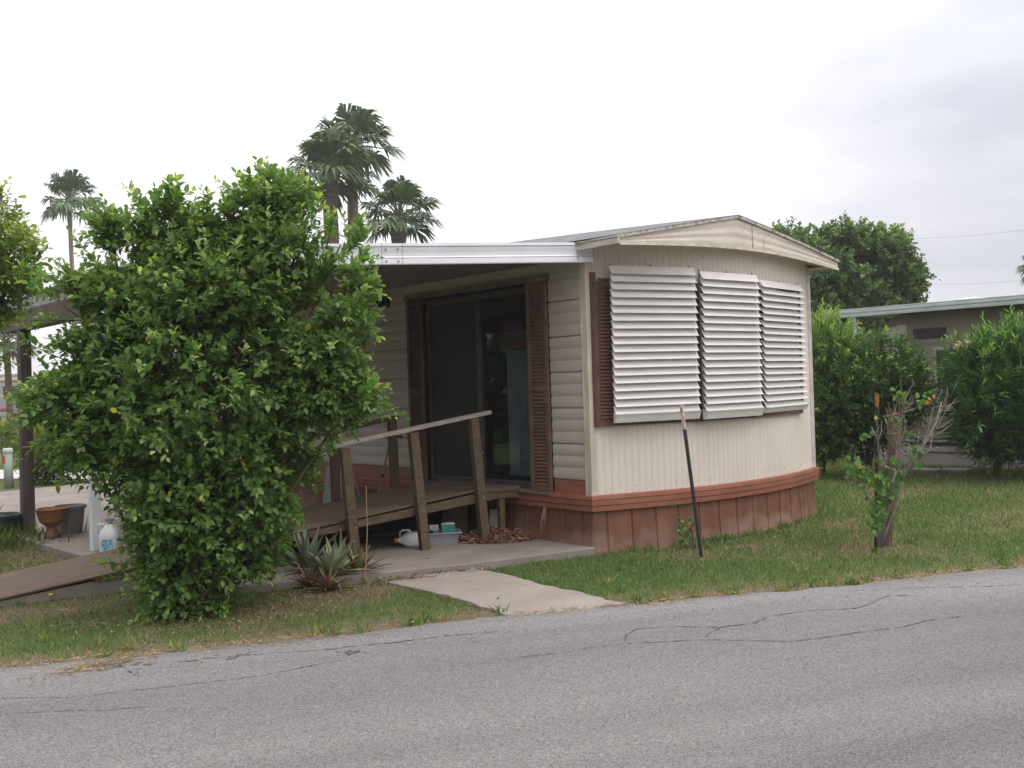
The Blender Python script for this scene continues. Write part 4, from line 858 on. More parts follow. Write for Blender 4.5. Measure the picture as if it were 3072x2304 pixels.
MB().box((X0-.02, -8, .335), (X0-.001, 3.3, .385)).box((X0-.012, -8, .20), (X0-.001, 3.3, .215)).build('rub_rail', BLACK, tr)
mb = MB()
for z in (.62, .86, 1.12, 2.09): mb.box((X0-.010, -8, z), (X0-.001, 3.3, z+.018))
mb.build('moulding', TRAILER, tr)
MB().box((X0-.004, -8, -.05), (X0+.04, 3.3, .42)).build('skirting', M('trailer_skirt', (.36, .32, .29), (.30, .26, .24), 3, .7), tr)
MB().box((X0-.02, 3.02, 2.02), (X0-.007, 3.10, 2.10)).build('marker_light', REDL, tr, bevel=.004, label='red marker light'); MB().box((X0-.02, 2.93, 2.02), (X0-.007, 2.99, 2.09)).build('marker_light', AMBER, tr, bevel=.004, label='amber marker light')

rf = thing('patio_roof', 'pale green white flat roof with ribbed fascia above the travel trailer', 'patio roof', (9.9, 0, 0))
mb = MB(); pr = [(2.64, .0), (2.64, -.03), (2.675, -.035), (2.68, -.02), (2.71, -.02), (2.715, -.035), (2.75, -.035), (2.755, -.022), (2.785, -.03), (2.79, .0)]
mb.grid([[(9.85+o, y, z) for y in (3.86, -9)] for z, o in pr]); mb.add([(9.85+o, 3.86, z) for z, o in pr], [tuple(range(len(pr)))]); mb.build('fascia', GREENW, rf)
MB().box((9.86, -9, 2.70), (13.2, 3.86, 2.76)).build('roof', PAN, rf); MB().box((10.6, 1.35, 2.765), (11.0, 1.70, 2.87)).build('roof_vent', WHITE, rf, bevel=.05)
MB().box((9.86, 3.2, -.03), (9.93, 3.27, 2.64)).build('post', GREENW, rf); MB().box((13.0, 3.2, -.03), (13.08, 3.28, 2.69)).build('post', GREENW, rf)
BLK = M('concrete_block', (.30, .28, .26), (.22, .2, .19), 8, .9, .3, 40)
for k, (px, py, lab, sy) in enumerate(((2775, 1412, 'left long grey concrete paver lying before the trailer skirting', .5), (2865, 1412, 'right long grey concrete paver lying before the trailer skirting', .5))):
    p = atz(px, py, .0); bx = thing('paver', lab, 'paver', (p[0], p[1], -.03), 'pavers in front of the trailer'); MB().box((p[0]-.15, p[1]-sy/2-.0, -.05), (p[0]+.15, p[1]+sy/2-.04, .035)).build('paver_block', BLK, bx, bevel=.01)
# power lines
for (a, b, lab) in (((at(2650, 712, 61)), at(3300, 650, 46), 'upper thin power line crossing the grey sky'), (at(2700, 846, 60), at(3300, 806, 46), 'lower thin power line crossing the grey sky')):
    d = b-a; pts = [a+d*f-np.array([0, 0, .35*4*f*(1-f)]) for f in np.linspace(-.6, 1.4, 13)]
    o = MB().tube(pts, .007, 5).build('power_line', M('cable', (.30, .30, .31), (.26, .26, .27), 1, .6)); tag(o, lab, 'power line', 'power lines in the sky')

# ------------------------------------------------------------------ metal posts, stump and sapling in the lawn
def tpost(label, base, top, n, topmat, tl=.26):
    base = np.array(base, float); top = np.array(top, float); t = thing('fence_post', label, 'fence post', tuple(base), 'steel fence posts in the lawn')
    d = norm(top-base); cut = top-d*tl
    side = VR; fw = np.cross(side, d)
    def tee(mb, p, q):
        mb.bar(p, q, .034, .005, up=-fw); mb.bar(p+fw*.0175, q+fw*.0175, .005, .028, up=-fw); return mb
    m = tee(MB(), base-d*.15, cut)
    L = np.linalg.norm(cut-base); k = 0
    while k*.055 < L-.05: p = base+d*(.05+k*.055)-fw*.005; m.bar(p, p+d*.018, .012, .010, up=-fw); k += 1
    m.build('shaft', STEEL, t); tee(MB(), cut+d*.001, top).build('painted_tip', topmat, t)
b1 = atz(2104, 1668, -.03); Zb = (b1-CAM)@FV_; tpost('leaning steel fence post with rusty white tip in front of the louvred windows', b1, at(2044, 1213, Zb-.05), 0, RUSTW, .235)
b2_ = at(2628, 1640, 9.9); b2_[2] = -.03; tpost('upright steel fence post with rusty orange tip beside the bare sapling', b2_, at(2631, 1180, 9.9), 1, RUSTO, .125)
st = thing('wooden_stake', 'thick weathered brown stake leaning behind the bare sapling', 'stake', tuple(at(2655, 1625, 10.0)))
s0, s1 = at(2658, 1630, 10.0), at(2688, 1235, 10.05); s0[2] = -.1
mb = MB(); mb.tube([s0, s0*.5+s1*.5+RV_*.01, s1*.85+s0*.15, s1], [.045, .055, .064, .070], 8)
for k in range(9):
    a = k*2*pi/9; o_ = (VR*cos(a)+VF*sin(a))*.060; mb.tube([s1+o_-np.array([0, 0, .05]), s1+o_*1.05+np.array([0, 0, .02+.09*random.random()])], [.012, .003], 4)
mb.build('shaft', OLDWOOD, st)
sap = thing('sapling', 'nearly bare grey sapling with a few green leaves in the right lawn', 'sapling', tuple(at(2642, 1640, 9.75)))
tb = MB(); LV = []; base = at(2640, 1645, 9.75); base[2] = -.04
def sbr(pts, r0): 
    P_ = [at(a, b, 9.75+z) for a, b, z in pts]; n = len(P_); tb.tube(P_, [r0*(1-.75*k/(n-1)) for k in range(n)], 6); return P_
main = [[(2640, 1642, 0), (2652, 1560, 0), (2675, 1500, -.05), (2700, 1440, -.05), (2735, 1390, -.1), (2780, 1320, -.1), (2810, 1260, -.05), (2825, 1205, 0)],
        [(2638, 1642, 0), (2630, 1560, .02), (2618, 1510, 0), (2596, 1480, -.05), (2572, 1440, -.05), (2555, 1400, 0)],
        [(2645, 1640, 0), (2655, 1600, -.05), (2680, 1540, -.08), (2700, 1480, -.1), (2715, 1400, -.1), (2725, 1330, -.1)],
        [(2668, 1510, -.05), (2680, 1430, -.1), (2690, 1350, -.1), (2715, 1290, -.12), (2712, 1210, -.12), (2730, 1165, -.1)],
        [(2725, 1410, -.1), (2760, 1360, -.12), (2785, 1290, -.1), (2800, 1220, -.12), (2830, 1230, -.1)],
        [(2650, 1250, -.08), (2700, 1240, -.1), (2740, 1225, -.12)], [(2700, 1440, -.05), (2660, 1400, -.08), (2640, 1380, -.1), (2628, 1376, -.1)],
        [(2640, 1395, -.1), (2690, 1410, -.15), (2730, 1425, -.12)], [(2614, 1280, -.1), (2622, 1300, -.1), (2634, 1320, -.1), (2638, 1380, -.08), (2645, 1420, -.05)],
        [(2655, 1255, -.09), (2664, 1275, -.1), (2660, 1300, -.1)], [(2735, 1390, -.1), (2790, 1350, -.12), (2800, 1290, -.1)], [(2700, 1350, -.1), (2740, 1380, -.12), (2790, 1310, -.1), (2840, 1200, -.1)], [(2596, 1480, -.05), (2590, 1440, -.05), (2600, 1400, 0)]]
ends = []
for k, m in enumerate(main):
    P_ = sbr(m, .022 if k == 0 else (.016 if k < 3 else .008)); ends += P_[1:]
for _ in range(105):
    p = ends[random.randrange(len(ends))]
    if p[2] < .7: continue
    d = norm(RNG.normal(0, 1, 3)*np.array([1, .6, .5])+np.array([0, 0, .5])+VR*.35); L = random.uniform(.08, .26); q = p+d*L*.5+RNG.normal(0, .01, 3); tb.tube([p, q, p+d*L+np.array([0, 0, .03])], [.0045, .003, .0015], 4)
tb.build('branch', BARK, sap, smooth=True)
cl = [(2560, 1402, .05, 14), (2600, 1415, .05, 12), (2580, 1430, .05, 12), (2625, 1440, .05, 14), (2640, 1430, .04, 8), (2690, 1425, .05, 10), (2655, 1505, .06, 12), (2625, 1520, .05, 8), (2750, 1370, .04, 8), (2745, 1350, .04, 6), (2700, 1190, .05, 9), (2775, 1180, .04, 4), (2770, 1200, .03, 3), (2690, 1260, .04, 6), (2600, 1305, .04, 6), (2730, 1300, .03, 4), (2640, 1560, .06, 8), (2620, 1590, .04, 6), (2680, 1380, .04, 6), (2760, 1365, .03, 4), (2626, 1247, .02, 1), (2640, 1480, .07, 14), (2670, 1460, .05, 8)]
P_ = []
for (x, y, s, n) in cl:
    n = int(n*1.7); c = at(x, y, 9.66); p = c+RNG.normal(0, s*.7, (n, 3)); d = norm(RNG.normal(0, .6, (n, 3))+np.array([0, 0, -.35])-VF*.3); up = norm(-VF*.8+RNG.normal(0, .4, (n, 3))+np.array([0, 0, .5]))
    V, F, m = leaf_arrays(p, d, up, .055*(.7+.6*RNG.random(n)), .05*(.7+.5*RNG.random(n)), .2, .15, 'oval'); cc = np.where(RNG.random((n, 1)) < .05, np.array([[.42, .38, .07]]), np.array([[.11, .22, .06]]))*(.7+.6*RNG.random((n, 1)))
    P_.append((V, F, np.repeat(cc, m, 0)))
for (x, y, c) in ((2627, 1247, (.55, .50, .10)), (2801, 1182, (.60, .28, .06)), (2783, 1200, (.55, .22, .05))):
    V, F, m = leaf_arrays(at(x, y, 9.6)[None], np.array([[0, 0, 1.]])*-1, -VF[None], np.array([.042]), np.array([.032]), .2, .1, 'oval'); P_.append((V, F, np.tile(c, (len(V), 1))))
V, F, C = joinT(P_); trimesh('leaves', V, F, LEAF, sap, C)
# weed at the foot of the leaning post
wdc = atz(2085, 1640, -.03); weed = thing('weed', 'small green weed growing at the foot of the leaning post', 'weed', tuple(wdc)); P_ = []; n = 60
p = wdc+np.array([0, 0, .05])+np.abs(RNG.normal(0, 1, (n, 3)))*np.array([0, 0, .15])+RNG.normal(0, .055, (n, 3))*np.array([1, 1, .4]); p -= VR*.06
V, F, m = leaf_arrays(p, norm(RNG.normal(0, 1, (n, 3))+[0, 0, .2]), norm(RNG.normal(0, .5, (n, 3))-VF), .06*(.6+.6*RNG.random(n)), .04*(.6+.6*RNG.random(n)), .2, .2, 'oval')
trimesh('leaves', V, F, LEAF, weed, np.repeat(np.array([[.13, .25, .08]])*(.6+.7*RNG.random((n, 1))), m, 0))
mb = MB(); [mb.tube([wdc-[0, 0, .02], wdc+RNG.normal(0, .03, 3)*[1, 1, 0]+[0, 0, .14], wdc-VR*.06+RNG.normal(0, .05, 3)+[0, 0, .26]], [.004, .003, .001], 4) for _ in range(6)]; mb.build('stem', STEM, weed)

# ------------------------------------------------------------------ agave clump and flower stalk
ag = thing('agave', 'spiky grey green agave clump with dry brown tips in front of the ramp', 'agave', tuple(atz(985, 1752, -.03)))
def rosette(c, n, L0, seed, tilt=(0, 0, 0), cols=((.13, .19, .12), (.12, .15, .08)), wmax=.036, dry=.3):
    r = np.random.default_rng(seed); Vs, Fs, Cs = [], [], []; o = 0
    for i in range(n):
        q = (i+.5)/n; az = i*2.399; el = 1.45-1.25*q+r.normal(0, .08); L = L0*(.75+.4*r.random())*(.8+.3*q)
        d = norm(np.array([cos(az)*cos(el), sin(az)*cos(el), sin(el)])+np.array(tilt)); s = norm(np.cross(d, [0, 0, 1.001])); u = np.cross(s, d); w = wmax*(.8+.4*r.random())
        base = np.array(cols[0])*(1-q)+np.array(cols[1])*q; base = base*(.75+.5*r.random()); tipc = np.array([.24, .12, .06]); m = 8; isdry = r.random() < dry*q*1.4
        for k in range(m+1):
            f = k/m; ww = w*(1-f)**.75*(.8+.6*f*(1-f)*2); pc = c+d*L*f+np.array([0, 0, -.28*L*f*f*cos(el)]); 
            Vs += [pc-s*ww+u*ww*.45, pc-u*ww*.15, pc+s*ww+u*ww*.45]; cc = base*(1-f**5)+tipc*f**5
            if isdry: cc = tipc*(.6+.5*r.random())
            Cs += [cc]*3
            if k < m: b = o+k*3; Fs += [(b, b+1, b+4), (b, b+4, b+3), (b+1, b+2, b+5), (b+1, b+5, b+4)]
        o += (m+1)*3
    return np.array(Vs), np.array(Fs), np.array(Cs)
c0 = atz(1000, 1752, -.03); c1 = atz(925, 1735, -.03); c2 = atz(1075, 1735, -.03); c3 = atz(1025, 1722, -.03); c4 = atz(985, 1772, -.03)
V, F, C = joinT([rosette(c0+[0, 0, .06], 30, .44, 1, cols=((.24, .30, .18), (.22, .24, .13)), dry=.15, wmax=.042), rosette(c1+[0, 0, .05], 26, .56, 2, (-.1, 0, .1), wmax=.042, dry=.05, cols=((.16, .24, .17), (.16, .21, .13))), rosette(c2+[0, 0, .03], 30, .38, 3, (.1, 0, 0), ((.17, .20, .08), (.24, .14, .07)), .026, dry=.6), rosette(c3+[0, 0, .03], 20, .42, 4, (0, 0, .1), wmax=.026), rosette(c4+[0, 0, .0], 20, .32, 6, wmax=.026, cols=((.16, .17, .09), (.22, .12, .06)), dry=.9), rosette(atz(930, 1765, -.03), 24, .32, 8, cols=((.13, .1, .06), (.12, .075, .045)), wmax=.02, dry=1.5)])
trimesh('leaves', V, F, leafmat('agave_leaf', .5, .05, .35), ag, C, smooth=True)
mb = MB(); sa = at(1095, 1735, 8.9); sb = at(1098, 1457, 9.0); mb.tube([sa, sa*.5+sb*.5+RV_*.015, sb], [.006, .005, .004], 6); mb.build('flower_stalk', M('dry_stalk', (.36, .22, .11), (.28, .17, .09), 8, .8), ag)

# ------------------------------------------------------------------ things under and beside the ramp
def jug(name, label, c, s, axis, up, mats=JUG, blue=False):
    """a plastic jug with body, handle and cap; axis = direction from base to neck, up = side the handle is on"""
    t = thing(name, label, 'jug', tuple(c)); ax = norm(np.array(axis, float)); u = norm(np.array(up, float)-ax*(np.array(up, float)@ax)); w = np.cross(ax, u); c = np.array(c, float)
    mb = MB(); R = []
    for f, a in ((0, .80), (.03, .95), (.08, 1.0), (.55, 1.0), (.66, .92), (.80, .60), (.90, .34), (.93, .28), (1.0, .28)):
        R.append([c+ax*s*f+(u*math.copysign(abs(cos(q))**.6, cos(q))+w*math.copysign(abs(sin(q))**.6, sin(q)))*a*s*.29 for q in np.linspace(0, 2*pi, 21)])
    mb.grid(R); mb.add(R[0][:-1], [tuple(range(20))]); b = mb.build('body', mats, t, smooth=True)
    MB().tube([c+ax*s*.88+u*s*.10, c+ax*s*.90+u*s*.30, c+ax*s*.78+u*s*.38, c+ax*s*.55+u*s*.37, c+ax*s*.46+u*s*.27], s*.042, 7).build('handle', mats, t, smooth=True)
    return t, c, ax, u, w
t, c, ax, u, w = jug('jug', 'upright white plastic jug with pale blue label behind the lower ramp', (-3.36, 3.60, .04), .33, (0, 0, 1), -VR)
MB().lathe((c[0], c[1], c[2]+.33), [(.045, 0), (.045, .022), (.02, .026)], 14).build('cap', M('dull_cap', (.30, .27, .24), (.25, .22, .2), 5, .6), t)
n = -VF; P = [[c+np.array([0, 0, z])+n*(.0965)+VR*x for x in (-.055, .06)] for z in (.03, .15)]
MB().grid(P).build('label_print', BLUEL, t)
jl = np.array([-1.02, 1.40, .04]); 
t, c, ax, u, w = jug('jug', 'white plastic jug lying on its side on the patio under the ramp', jl+np.array([0, 0, .07]), .26, -VR-VF*.3, (0, 0, 1))
MB().tube([c+ax*.255, c+ax*.29], .026, 12).build('cap', M('ochre_cap', (.36, .22, .08), (.28, .17, .07), 5, .5), t)
tub = thing('dish_tub', 'pale grey plastic tub standing on the patio under the ramp', 'tub', (-.78, 1.42, .04))
tc_ = np.array([-.80, 1.40, .04]); ex, ey = norm(VR*.98+VF*.1), None; ey = np.cross([0, 0, 1], ex)
def rect(c, a, b, z): return [c+ex*x*a+ey*y*b+np.array([0, 0, z]) for x, y in ((-1, -1), (1, -1), (1, 1), (-1, 1))]
R = [rect(tc_, .16, .10, 0), rect(tc_, .185, .125, .105), rect(tc_, .21, .15, .108), rect(tc_, .21, .15, .118), rect(tc_, .18, .12, .118), rect(tc_, .155, .095, .012)]
mb = MB(); mb.grid([r+[r[0]] for r in R]); mb.add(R[0], [(0, 1, 2, 3)]); mb.add(R[-1], [(3, 2, 1, 0)]); mb.build('basin', TUBG, tub)
q = tc_+ex*.08; ct = thing('carton', 'teal and white carton sitting in the grey tub', 'carton', tuple(q+[0, 0, .02]))
MB().hexa([q+ex*a+ey*b+np.array([0, 0, .02]) for a, b in ((-.07, -.05), (.07, -.06), (.07, .05), (-.07, .05))], [q+ex*a+ey*b+np.array([0, 0, .19]) for a, b in ((-.075, -.05), (.065, -.06), (.065, .05), (-.075, .05))]).build('box', TEAL, ct, bevel=.004)
MB().hexa([q+ex*a+ey*b+np.array([0, 0, .191]) for a, b in ((-.077, -.052), (.067, -.062), (.067, .052), (-.077, .052))], [q+ex*a+ey*b+np.array([0, 0, .205]) for a, b in ((-.06, -.04), (.05, -.045), (.05, .04), (-.06, .04))]).build('top', JUG, ct, bevel=.003)
q = tc_-ex*.06; cpn = thing('plastic_cup', 'white plastic bowl sitting in the grey tub beside the carton', 'bowl', tuple(q+[0, 0, .09])); MB().lathe(q+[0, -.0, .08], [(.03, 0), (.045, .055), (.052, .058), (.048, .062), (.03, .02)], 14).build('bowl', JUG, cpn, smooth=True)
q = tc_-ex*.11; pc = thing('paper_scrap', 'crumpled white paper sticking up out of the grey tub', 'paper', tuple(q+[0, 0, .1])); MB().grid([[q+ex*(.03*i)+ey*.02*random.uniform(-1, 1)+np.array([0, 0, .10+.04*j+.01*random.random()]) for i in range(4)] for j in range(3)]).build('sheet', JUG, pc)
q = np.array([-.30, 1.85, .04]); bx = thing('cardboard_box', 'dim brown box in the shadow under the ramp landing', 'box', tuple(q)); MB().hexa([q+ex*a+ey*b for a, b in ((-.14, -.1), (.14, -.1), (.14, .12), (-.14, .12))], [q+ex*a+ey*b+np.array([.02, 0, .30]) for a, b in ((-.14, -.1), (.14, -.1), (.14, .12), (-.14, .12))]).build('carton_body', M('dull_cardboard', (.20, .15, .12), (.15, .11, .09), 6, .9), bx, bevel=.004)
q = atz(1482, 1610, .04); bd = thing('white_board', 'narrow white folding board leaning behind the last ramp post', 'board', tuple(q)); qq = q+VF*.12
mb = MB(); mb.bar(q-VR*.035, qq-VR*.012+[0, 0, .27], .045, .012, up=VF); mb.bar(q+VR*.035+VF*.01, qq+VR*.014+[0, 0, .27], .045, .012, up=VF); mb.build('leaf_panel', M('greyed_white_board', (.42, .42, .42), (.34, .34, .34), 8, .7), bd)
# heap of dead leaves (uncountable)
def litter(n, cen, sx_, sy_, hz, cols, L=.05, W=.02, z0=.045, seed=3):
    r = np.random.default_rng(seed); a = r.random(n)*6.283; q = np.sqrt(r.random(n)); x = cen[0]+(VR[0]*np.cos(a)*sx_+VF[0]*np.sin(a)*sy_)*q; y = cen[1]+(VR[1]*np.cos(a)*sx_+VF[1]*np.sin(a)*sy_)*q
    z = z0+hz*(1-q**1.5)*r.random(n)+.003; d = rand_dir(n, r)*np.array([1, 1, .45]); up = norm(np.array([0, 0, 1])+r.normal(0, .5, (n, 3)))
    V, F, m = leaf_arrays(np.stack([x, y, z], 1), d, up, L*(.5+r.random(n)), W*(.5+r.random(n)), .6, .35, 'oval'); c = np.array(cols)[r.integers(0, len(cols), n)]*(.6+.8*r.random((n, 1)))
    V[:, 2] = np.maximum(V[:, 2], z0+.001); return V, F, np.repeat(c, m, 0)
cen = atz(1478, 1622, .04)
V, F, C = litter(1900, cen, .38, .18, .13, [(.27, .13, .09), (.38, .21, .15), (.20, .10, .07), (.46, .30, .22)], .06, .018); o = trimesh('dead_leaf_heap', V, F, LITTER, None, C); tag(o, 'heap of curled reddish brown dead leaves on the patio by the last ramp post', 'leaf heap', kind='stuff')
# dry weed hanging from the belt band
c = atz(1606, 1535, .38); c = np.array([-.07, .62, .37]); hw = thing('dry_weed', 'dry straw coloured weed hanging from the belt band right of the ramp', 'weed', tuple(c)); mb = MB()
for k in range(9): mb.tube([c+RNG.normal(0, .012, 3), c+[-.02, random.uniform(-.04, .04), -.09], c+[-.03, random.uniform(-.05, .06), -random.uniform(.13, .27)]], [.0025, .0025, .001], 4)
mb.build('stem', M('straw', (.40, .34, .25), (.30, .24, .17), 8, .9), hw)
# covered grill behind the ramp
c = np.array([-1.55, 4.15, .04]); gr = thing('covered_grill', 'grey beige cloth covered grill standing on the patio behind the ramp', 'grill', tuple(c)); R = []
for z, a, b in ((.32, .36, .28), (.45, .37, .29), (.75, .34, .26), (.95, .33, .25), (1.02, .28, .20), (1.08, .16, .1), (1.09, .02, .02)):
    R.append([c+np.array([cos(q)*a*(1+.05*sin(q*9)*(1.1-z)), sin(q)*b*(1+.05*sin(q*7+1)*(1.1-z)), z]) for q in np.linspace(0, 2*pi, 61)])
MB().grid(R).build('cover', CLOTH, gr, smooth=True)
[MB().tube([c+[a, b, 0], c+[a, b, .5]], .018, 8).build('leg', BLACK, gr) for a in (-.25, .25) for b in (-.18, .18)]
# tools leaning at the wall
def stick(name, label, cat, a, b, r, mat, extra=None):
    t = thing(name, label, cat, tuple(a)); MB().tube([a, b], r, 8).build('shaft', mat, t); 
    if extra: extra(t)
    return t
YEL = M('varnished_handle', (.34, .24, .11), (.26, .18, .09), 12, .6)
a = at(1112, 1478, 11.9); a[2] = .04; b = at(1172, 1310, 12.3); 
def gxtra(t):
    MB().tube([b-VR*.14, b+VR*.14], .013, 8).build('grip', BLACK, t); MB().tube([a*.45+b*.55, a*.42+b*.58], .022, 8).build('collar', BLACK, t)
stick('long_handled_tool', 'long handled tool with a black T grip leaning behind the ramp', 'garden tool', a+(a-b)*.0, b, .014, YEL, gxtra)
a2_ = at(1105, 1490, 11.8); a2_[2] = .04; b2 = at(1052, 1395, 12.2); stick('broom_handle', 'thin grey stick propped low behind the ramp', 'stick', a2_, b2, .010, GREYWOOD)
c = at(995, 1455, 11.6); wb = thing('old_board', 'small white panel standing low behind the ramp posts', 'panel', (c[0], c[1], .04)); MB().hexa([(*(c+VR*a+VF*b)[:2], .04) for a, b in ((-.15, 0), (.10, .05), (.10, .08), (-.15, .03))], [(*(c+VR*a+VF*b)[:2], .78) for a, b in ((-.06, .02), (.10, .05), (.10, .08), (-.06, .05))]).build('sheet', M('grey_white_sheet', (.40, .38, .36), (.33, .31, .3), 6, .8), wb)

# pots under the carport edge
def pot(name, label, c, prof, mat, soil=True, cat='plant pot'):
    t = thing(name, label, cat, tuple(c), 'pots at the carport post'); MB().lathe(c, prof, 28).build('pot_wall', mat, t, smooth=False, bevel=0); return t
pot('urn', 'terracotta pedestal urn beside the dark carport post', (-3.42, 5.35, .04), [(.095, 0), (.10, .02), (.075, .06), (.055, .11), (.06, .13), (.13, .19), (.155, .27), (.16, .31), (.175, .315), (.178, .335), (.16, .34), (.145, .32)], TERRA)
pot('plant_pot', 'large grey plastic pot behind the terracotta urn', (-3.14, 5.60, .04), [(.125, 0), (.13, .01), (.165, .29), (.185, .295), (.188, .325), (.17, .33), (.155, .30)], GREYPL)
gp = pot('plant_pot', 'wide dark green pot left of the dark carport post', (-3.80, 6.20, -.03), [(.20, 0), (.24, .02), (.27, .26), (.29, .27), (.29, .31), (.26, .31), (.24, .26)], GREENPOT)
c = np.array([-3.80, 6.20, .24]); V, F, C = rosette(c, 7, .36, 77, cols=((.05, .06, .03), (.07, .05, .03)), wmax=.012, dry=.4); pl_ = thing('dry_plant', 'few dark strap leaves growing in the dark green pot', 'plant', tuple(c)); trimesh('leaves', V, F, LEAFR, pl_, C)
MB().lathe((-3.80, 6.20, .20), [(.24, 0), (.24, .02), (.1, .07), (.02, .08)], 16).build('root_mound', M('brown_root', (.10, .07, .05), (.06, .04, .03), 20, .9), pl_)
# low plants at the carport post
c = atz(60, 1640, -.03); P_ = []; n = 420; r = np.random.default_rng(5); lp_ = thing('ground_plant', 'low yellow green grassy plants growing round the foot of the dark post', 'plant', tuple(c))
p = c+np.stack([r.normal(0, .32, n), r.normal(0, .32, n), np.zeros(n)], 1)+VR*(-.15); V, F, m = leaf_arrays(p, norm(r.normal(0, .55, (n, 3))+[0, 0, 1.2]), rand_dir(n, r), .13+.18*r.random(n), .012+.012*r.random(n), .2, .35, 'strip')
trimesh('leaves', V, F, LEAFR, lp_, np.repeat(np.array([[.10, .14, .03]])*(.5+r.random((n, 1))), m, 0))
# utility pedestal, far shrub
c = atz(27, 1463, -.03); pd = thing('utility_pedestal', 'short pale green cylinder pedestal with red label left of the dark post', 'utility pedestal', (c[0], c[1], -.05))
s = ((c-CAM)@FV_)/FPX; MB().lathe((c[0], c[1], -.05), [(.5*27*s, 0), (.5*25*s, 110*s)], 20).build('body', PEDG, pd, smooth=True); MB().lathe((c[0], c[1], -.05+110*s), [(.5*29*s, 0), (.5*29*s, 8*s), (.5*24*s, 12*s)], 20).build('cap', M('pale_cap', (.55, .60, .55), (.5, .55, .5), 5, .5), pd)
q = c-VF*(.5*26*s+.004)-VR*(8*s); MB().hexa([(*(q+VR*a)[:2], 68*s) for a in (-4*s, 4*s)]+[(*(q+VR*a+VF*.02)[:2], 68*s) for a in (4*s, -4*s)], [(*(q+VR*a)[:2], 92*s) for a in (-4*s, 4*s)]+[(*(q+VR*a+VF*.02)[:2], 92*s) for a in (4*s, -4*s)]).build('label_plate', REDT, pd)
SZ = 20.5; KS = SZ/FPX; sb_ = at(150, 1430, SZ); sb_[2] = -.04
leafy_tree('shrub', 'low yellow green shrub beyond the carport, behind the dark post', sb_, [(at(140, 1350, SZ), 75*KS, .5, 75*KS, 300), (at(230, 1350, SZ), 80*KS, .5, 80*KS, 260), (at(60, 1310, SZ+1), 60*KS, .4, 50*KS, 160), (at(130, 1420, SZ), 45*KS, .4, 30*KS, 120)], KS, LEAF, (.09, .15, .03), (.28, .32, .06), .09, .05, .02, cat='shrub', nf=.5, shape='diamond', ln0=.22, bark=STEM)
sb_ = at(-60, 1330, 26); sb_[2] = -.04; K3 = 26/FPX
leafy_tree('shrub', 'pale green low shrub at the far left edge beyond the pedestal', sb_, [(at(-20, 1315, 26), 60*K3, .5, 40*K3, 220)], K3, LEAF, (.11, .17, .04), (.28, .32, .07), .1, .05, .02, cat='shrub', nf=.5, shape='diamond', ln0=.2, bark=STEM)

# ------------------------------------------------------------------ far background: motorhome, car, tree line; plus added shade trees out of view
RZ = 68.; s = RZ/FPX; c = at(48, 1250, RZ); c[2] = -.04
rvh = thing('motorhome', 'beige and grey motorhome parked far off at the left edge', 'motorhome', tuple(c))
def vb(x0, x1, y0, y1, z0, z1):   # box in view-aligned axes round c (metres)
    return [c+VR*x+VF*y+np.array([0, 0, z0]) for x, y in ((x0, y0), (x1, y0), (x1, y1), (x0, y1))], [c+VR*x+VF*y+np.array([0, 0, z1]) for x, y in ((x0, y0), (x1, y0), (x1, y1), (x0, y1))]
MB().hexa(*vb(-2.6, 1.05, 0, 6, .95, 2.85)).build('body', RVG, rvh, bevel=.12); MB().hexa(*vb(-2.62, 1.07, -.02, 6, 2.86, 3.15)).build('roof_cap', RVB, rvh, bevel=.1)
MB().hexa(*vb(-.8, .2, -.03, .1, 1.75, 2.6)).build('window', GLASSD, rvh, bevel=.05); MB().hexa(*vb(.45, 1.0, -.03, .1, 1.9, 2.7)).build('window', GLASSD, rvh, bevel=.05)
MB().hexa(*vb(-2.6, 1.07, -.2, .1, .62, .9)).build('bumper', ALU, rvh, bevel=.04); MB().hexa(*vb(-.95, -.45, -.06, .1, .98, 1.12)).build('tail_light', REDL, rvh)
MB().hexa(*vb(-2.3, .9, .1, .4, 3.15, 3.4)).build('roof_rack', ALU, rvh, bevel=.05)
for x in (-1.9, .5):
    wl = MB(); ctr_ = c+VR*x+VF*.9+np.array([0, 0, .4]); wl.tube([ctr_-VF*.15, ctr_+VF*.15], .42, 16); wl.build('wheel', TYRE, rvh)
c = at(160, 1225, 60.); c[2] = -.04; car = thing('parked_car', 'white car parked far off behind the shrub leaves', 'car', tuple(c))
pf = [(-2.1, .35), (-2.1, .85), (-1.9, 1.0), (-1.1, 1.08), (-.45, 1.62), (.9, 1.66), (1.6, 1.15), (2.1, 1.0), (2.15, .35)]
MB().prism([c+VR*x+np.array([0, 0, z]) for x, z in pf], VF*1.7).build('body', WCAR, car, bevel=.06)
MB().prism([c+VR*x+np.array([0, 0, z])-VF*.01 for x, z in [(-.95, 1.1), (-.42, 1.54), (.85, 1.57), (1.3, 1.15)]], VF*.01).build('window', GLASSD, car)
for x in (-1.35, 1.35):
    q = c+VR*x+np.array([0, 0, .33]); MB().tube([q-VF*.02, q+VF*.2], .33, 16).build('wheel', TYRE, car)
r = np.random.default_rng(88); P_ = []
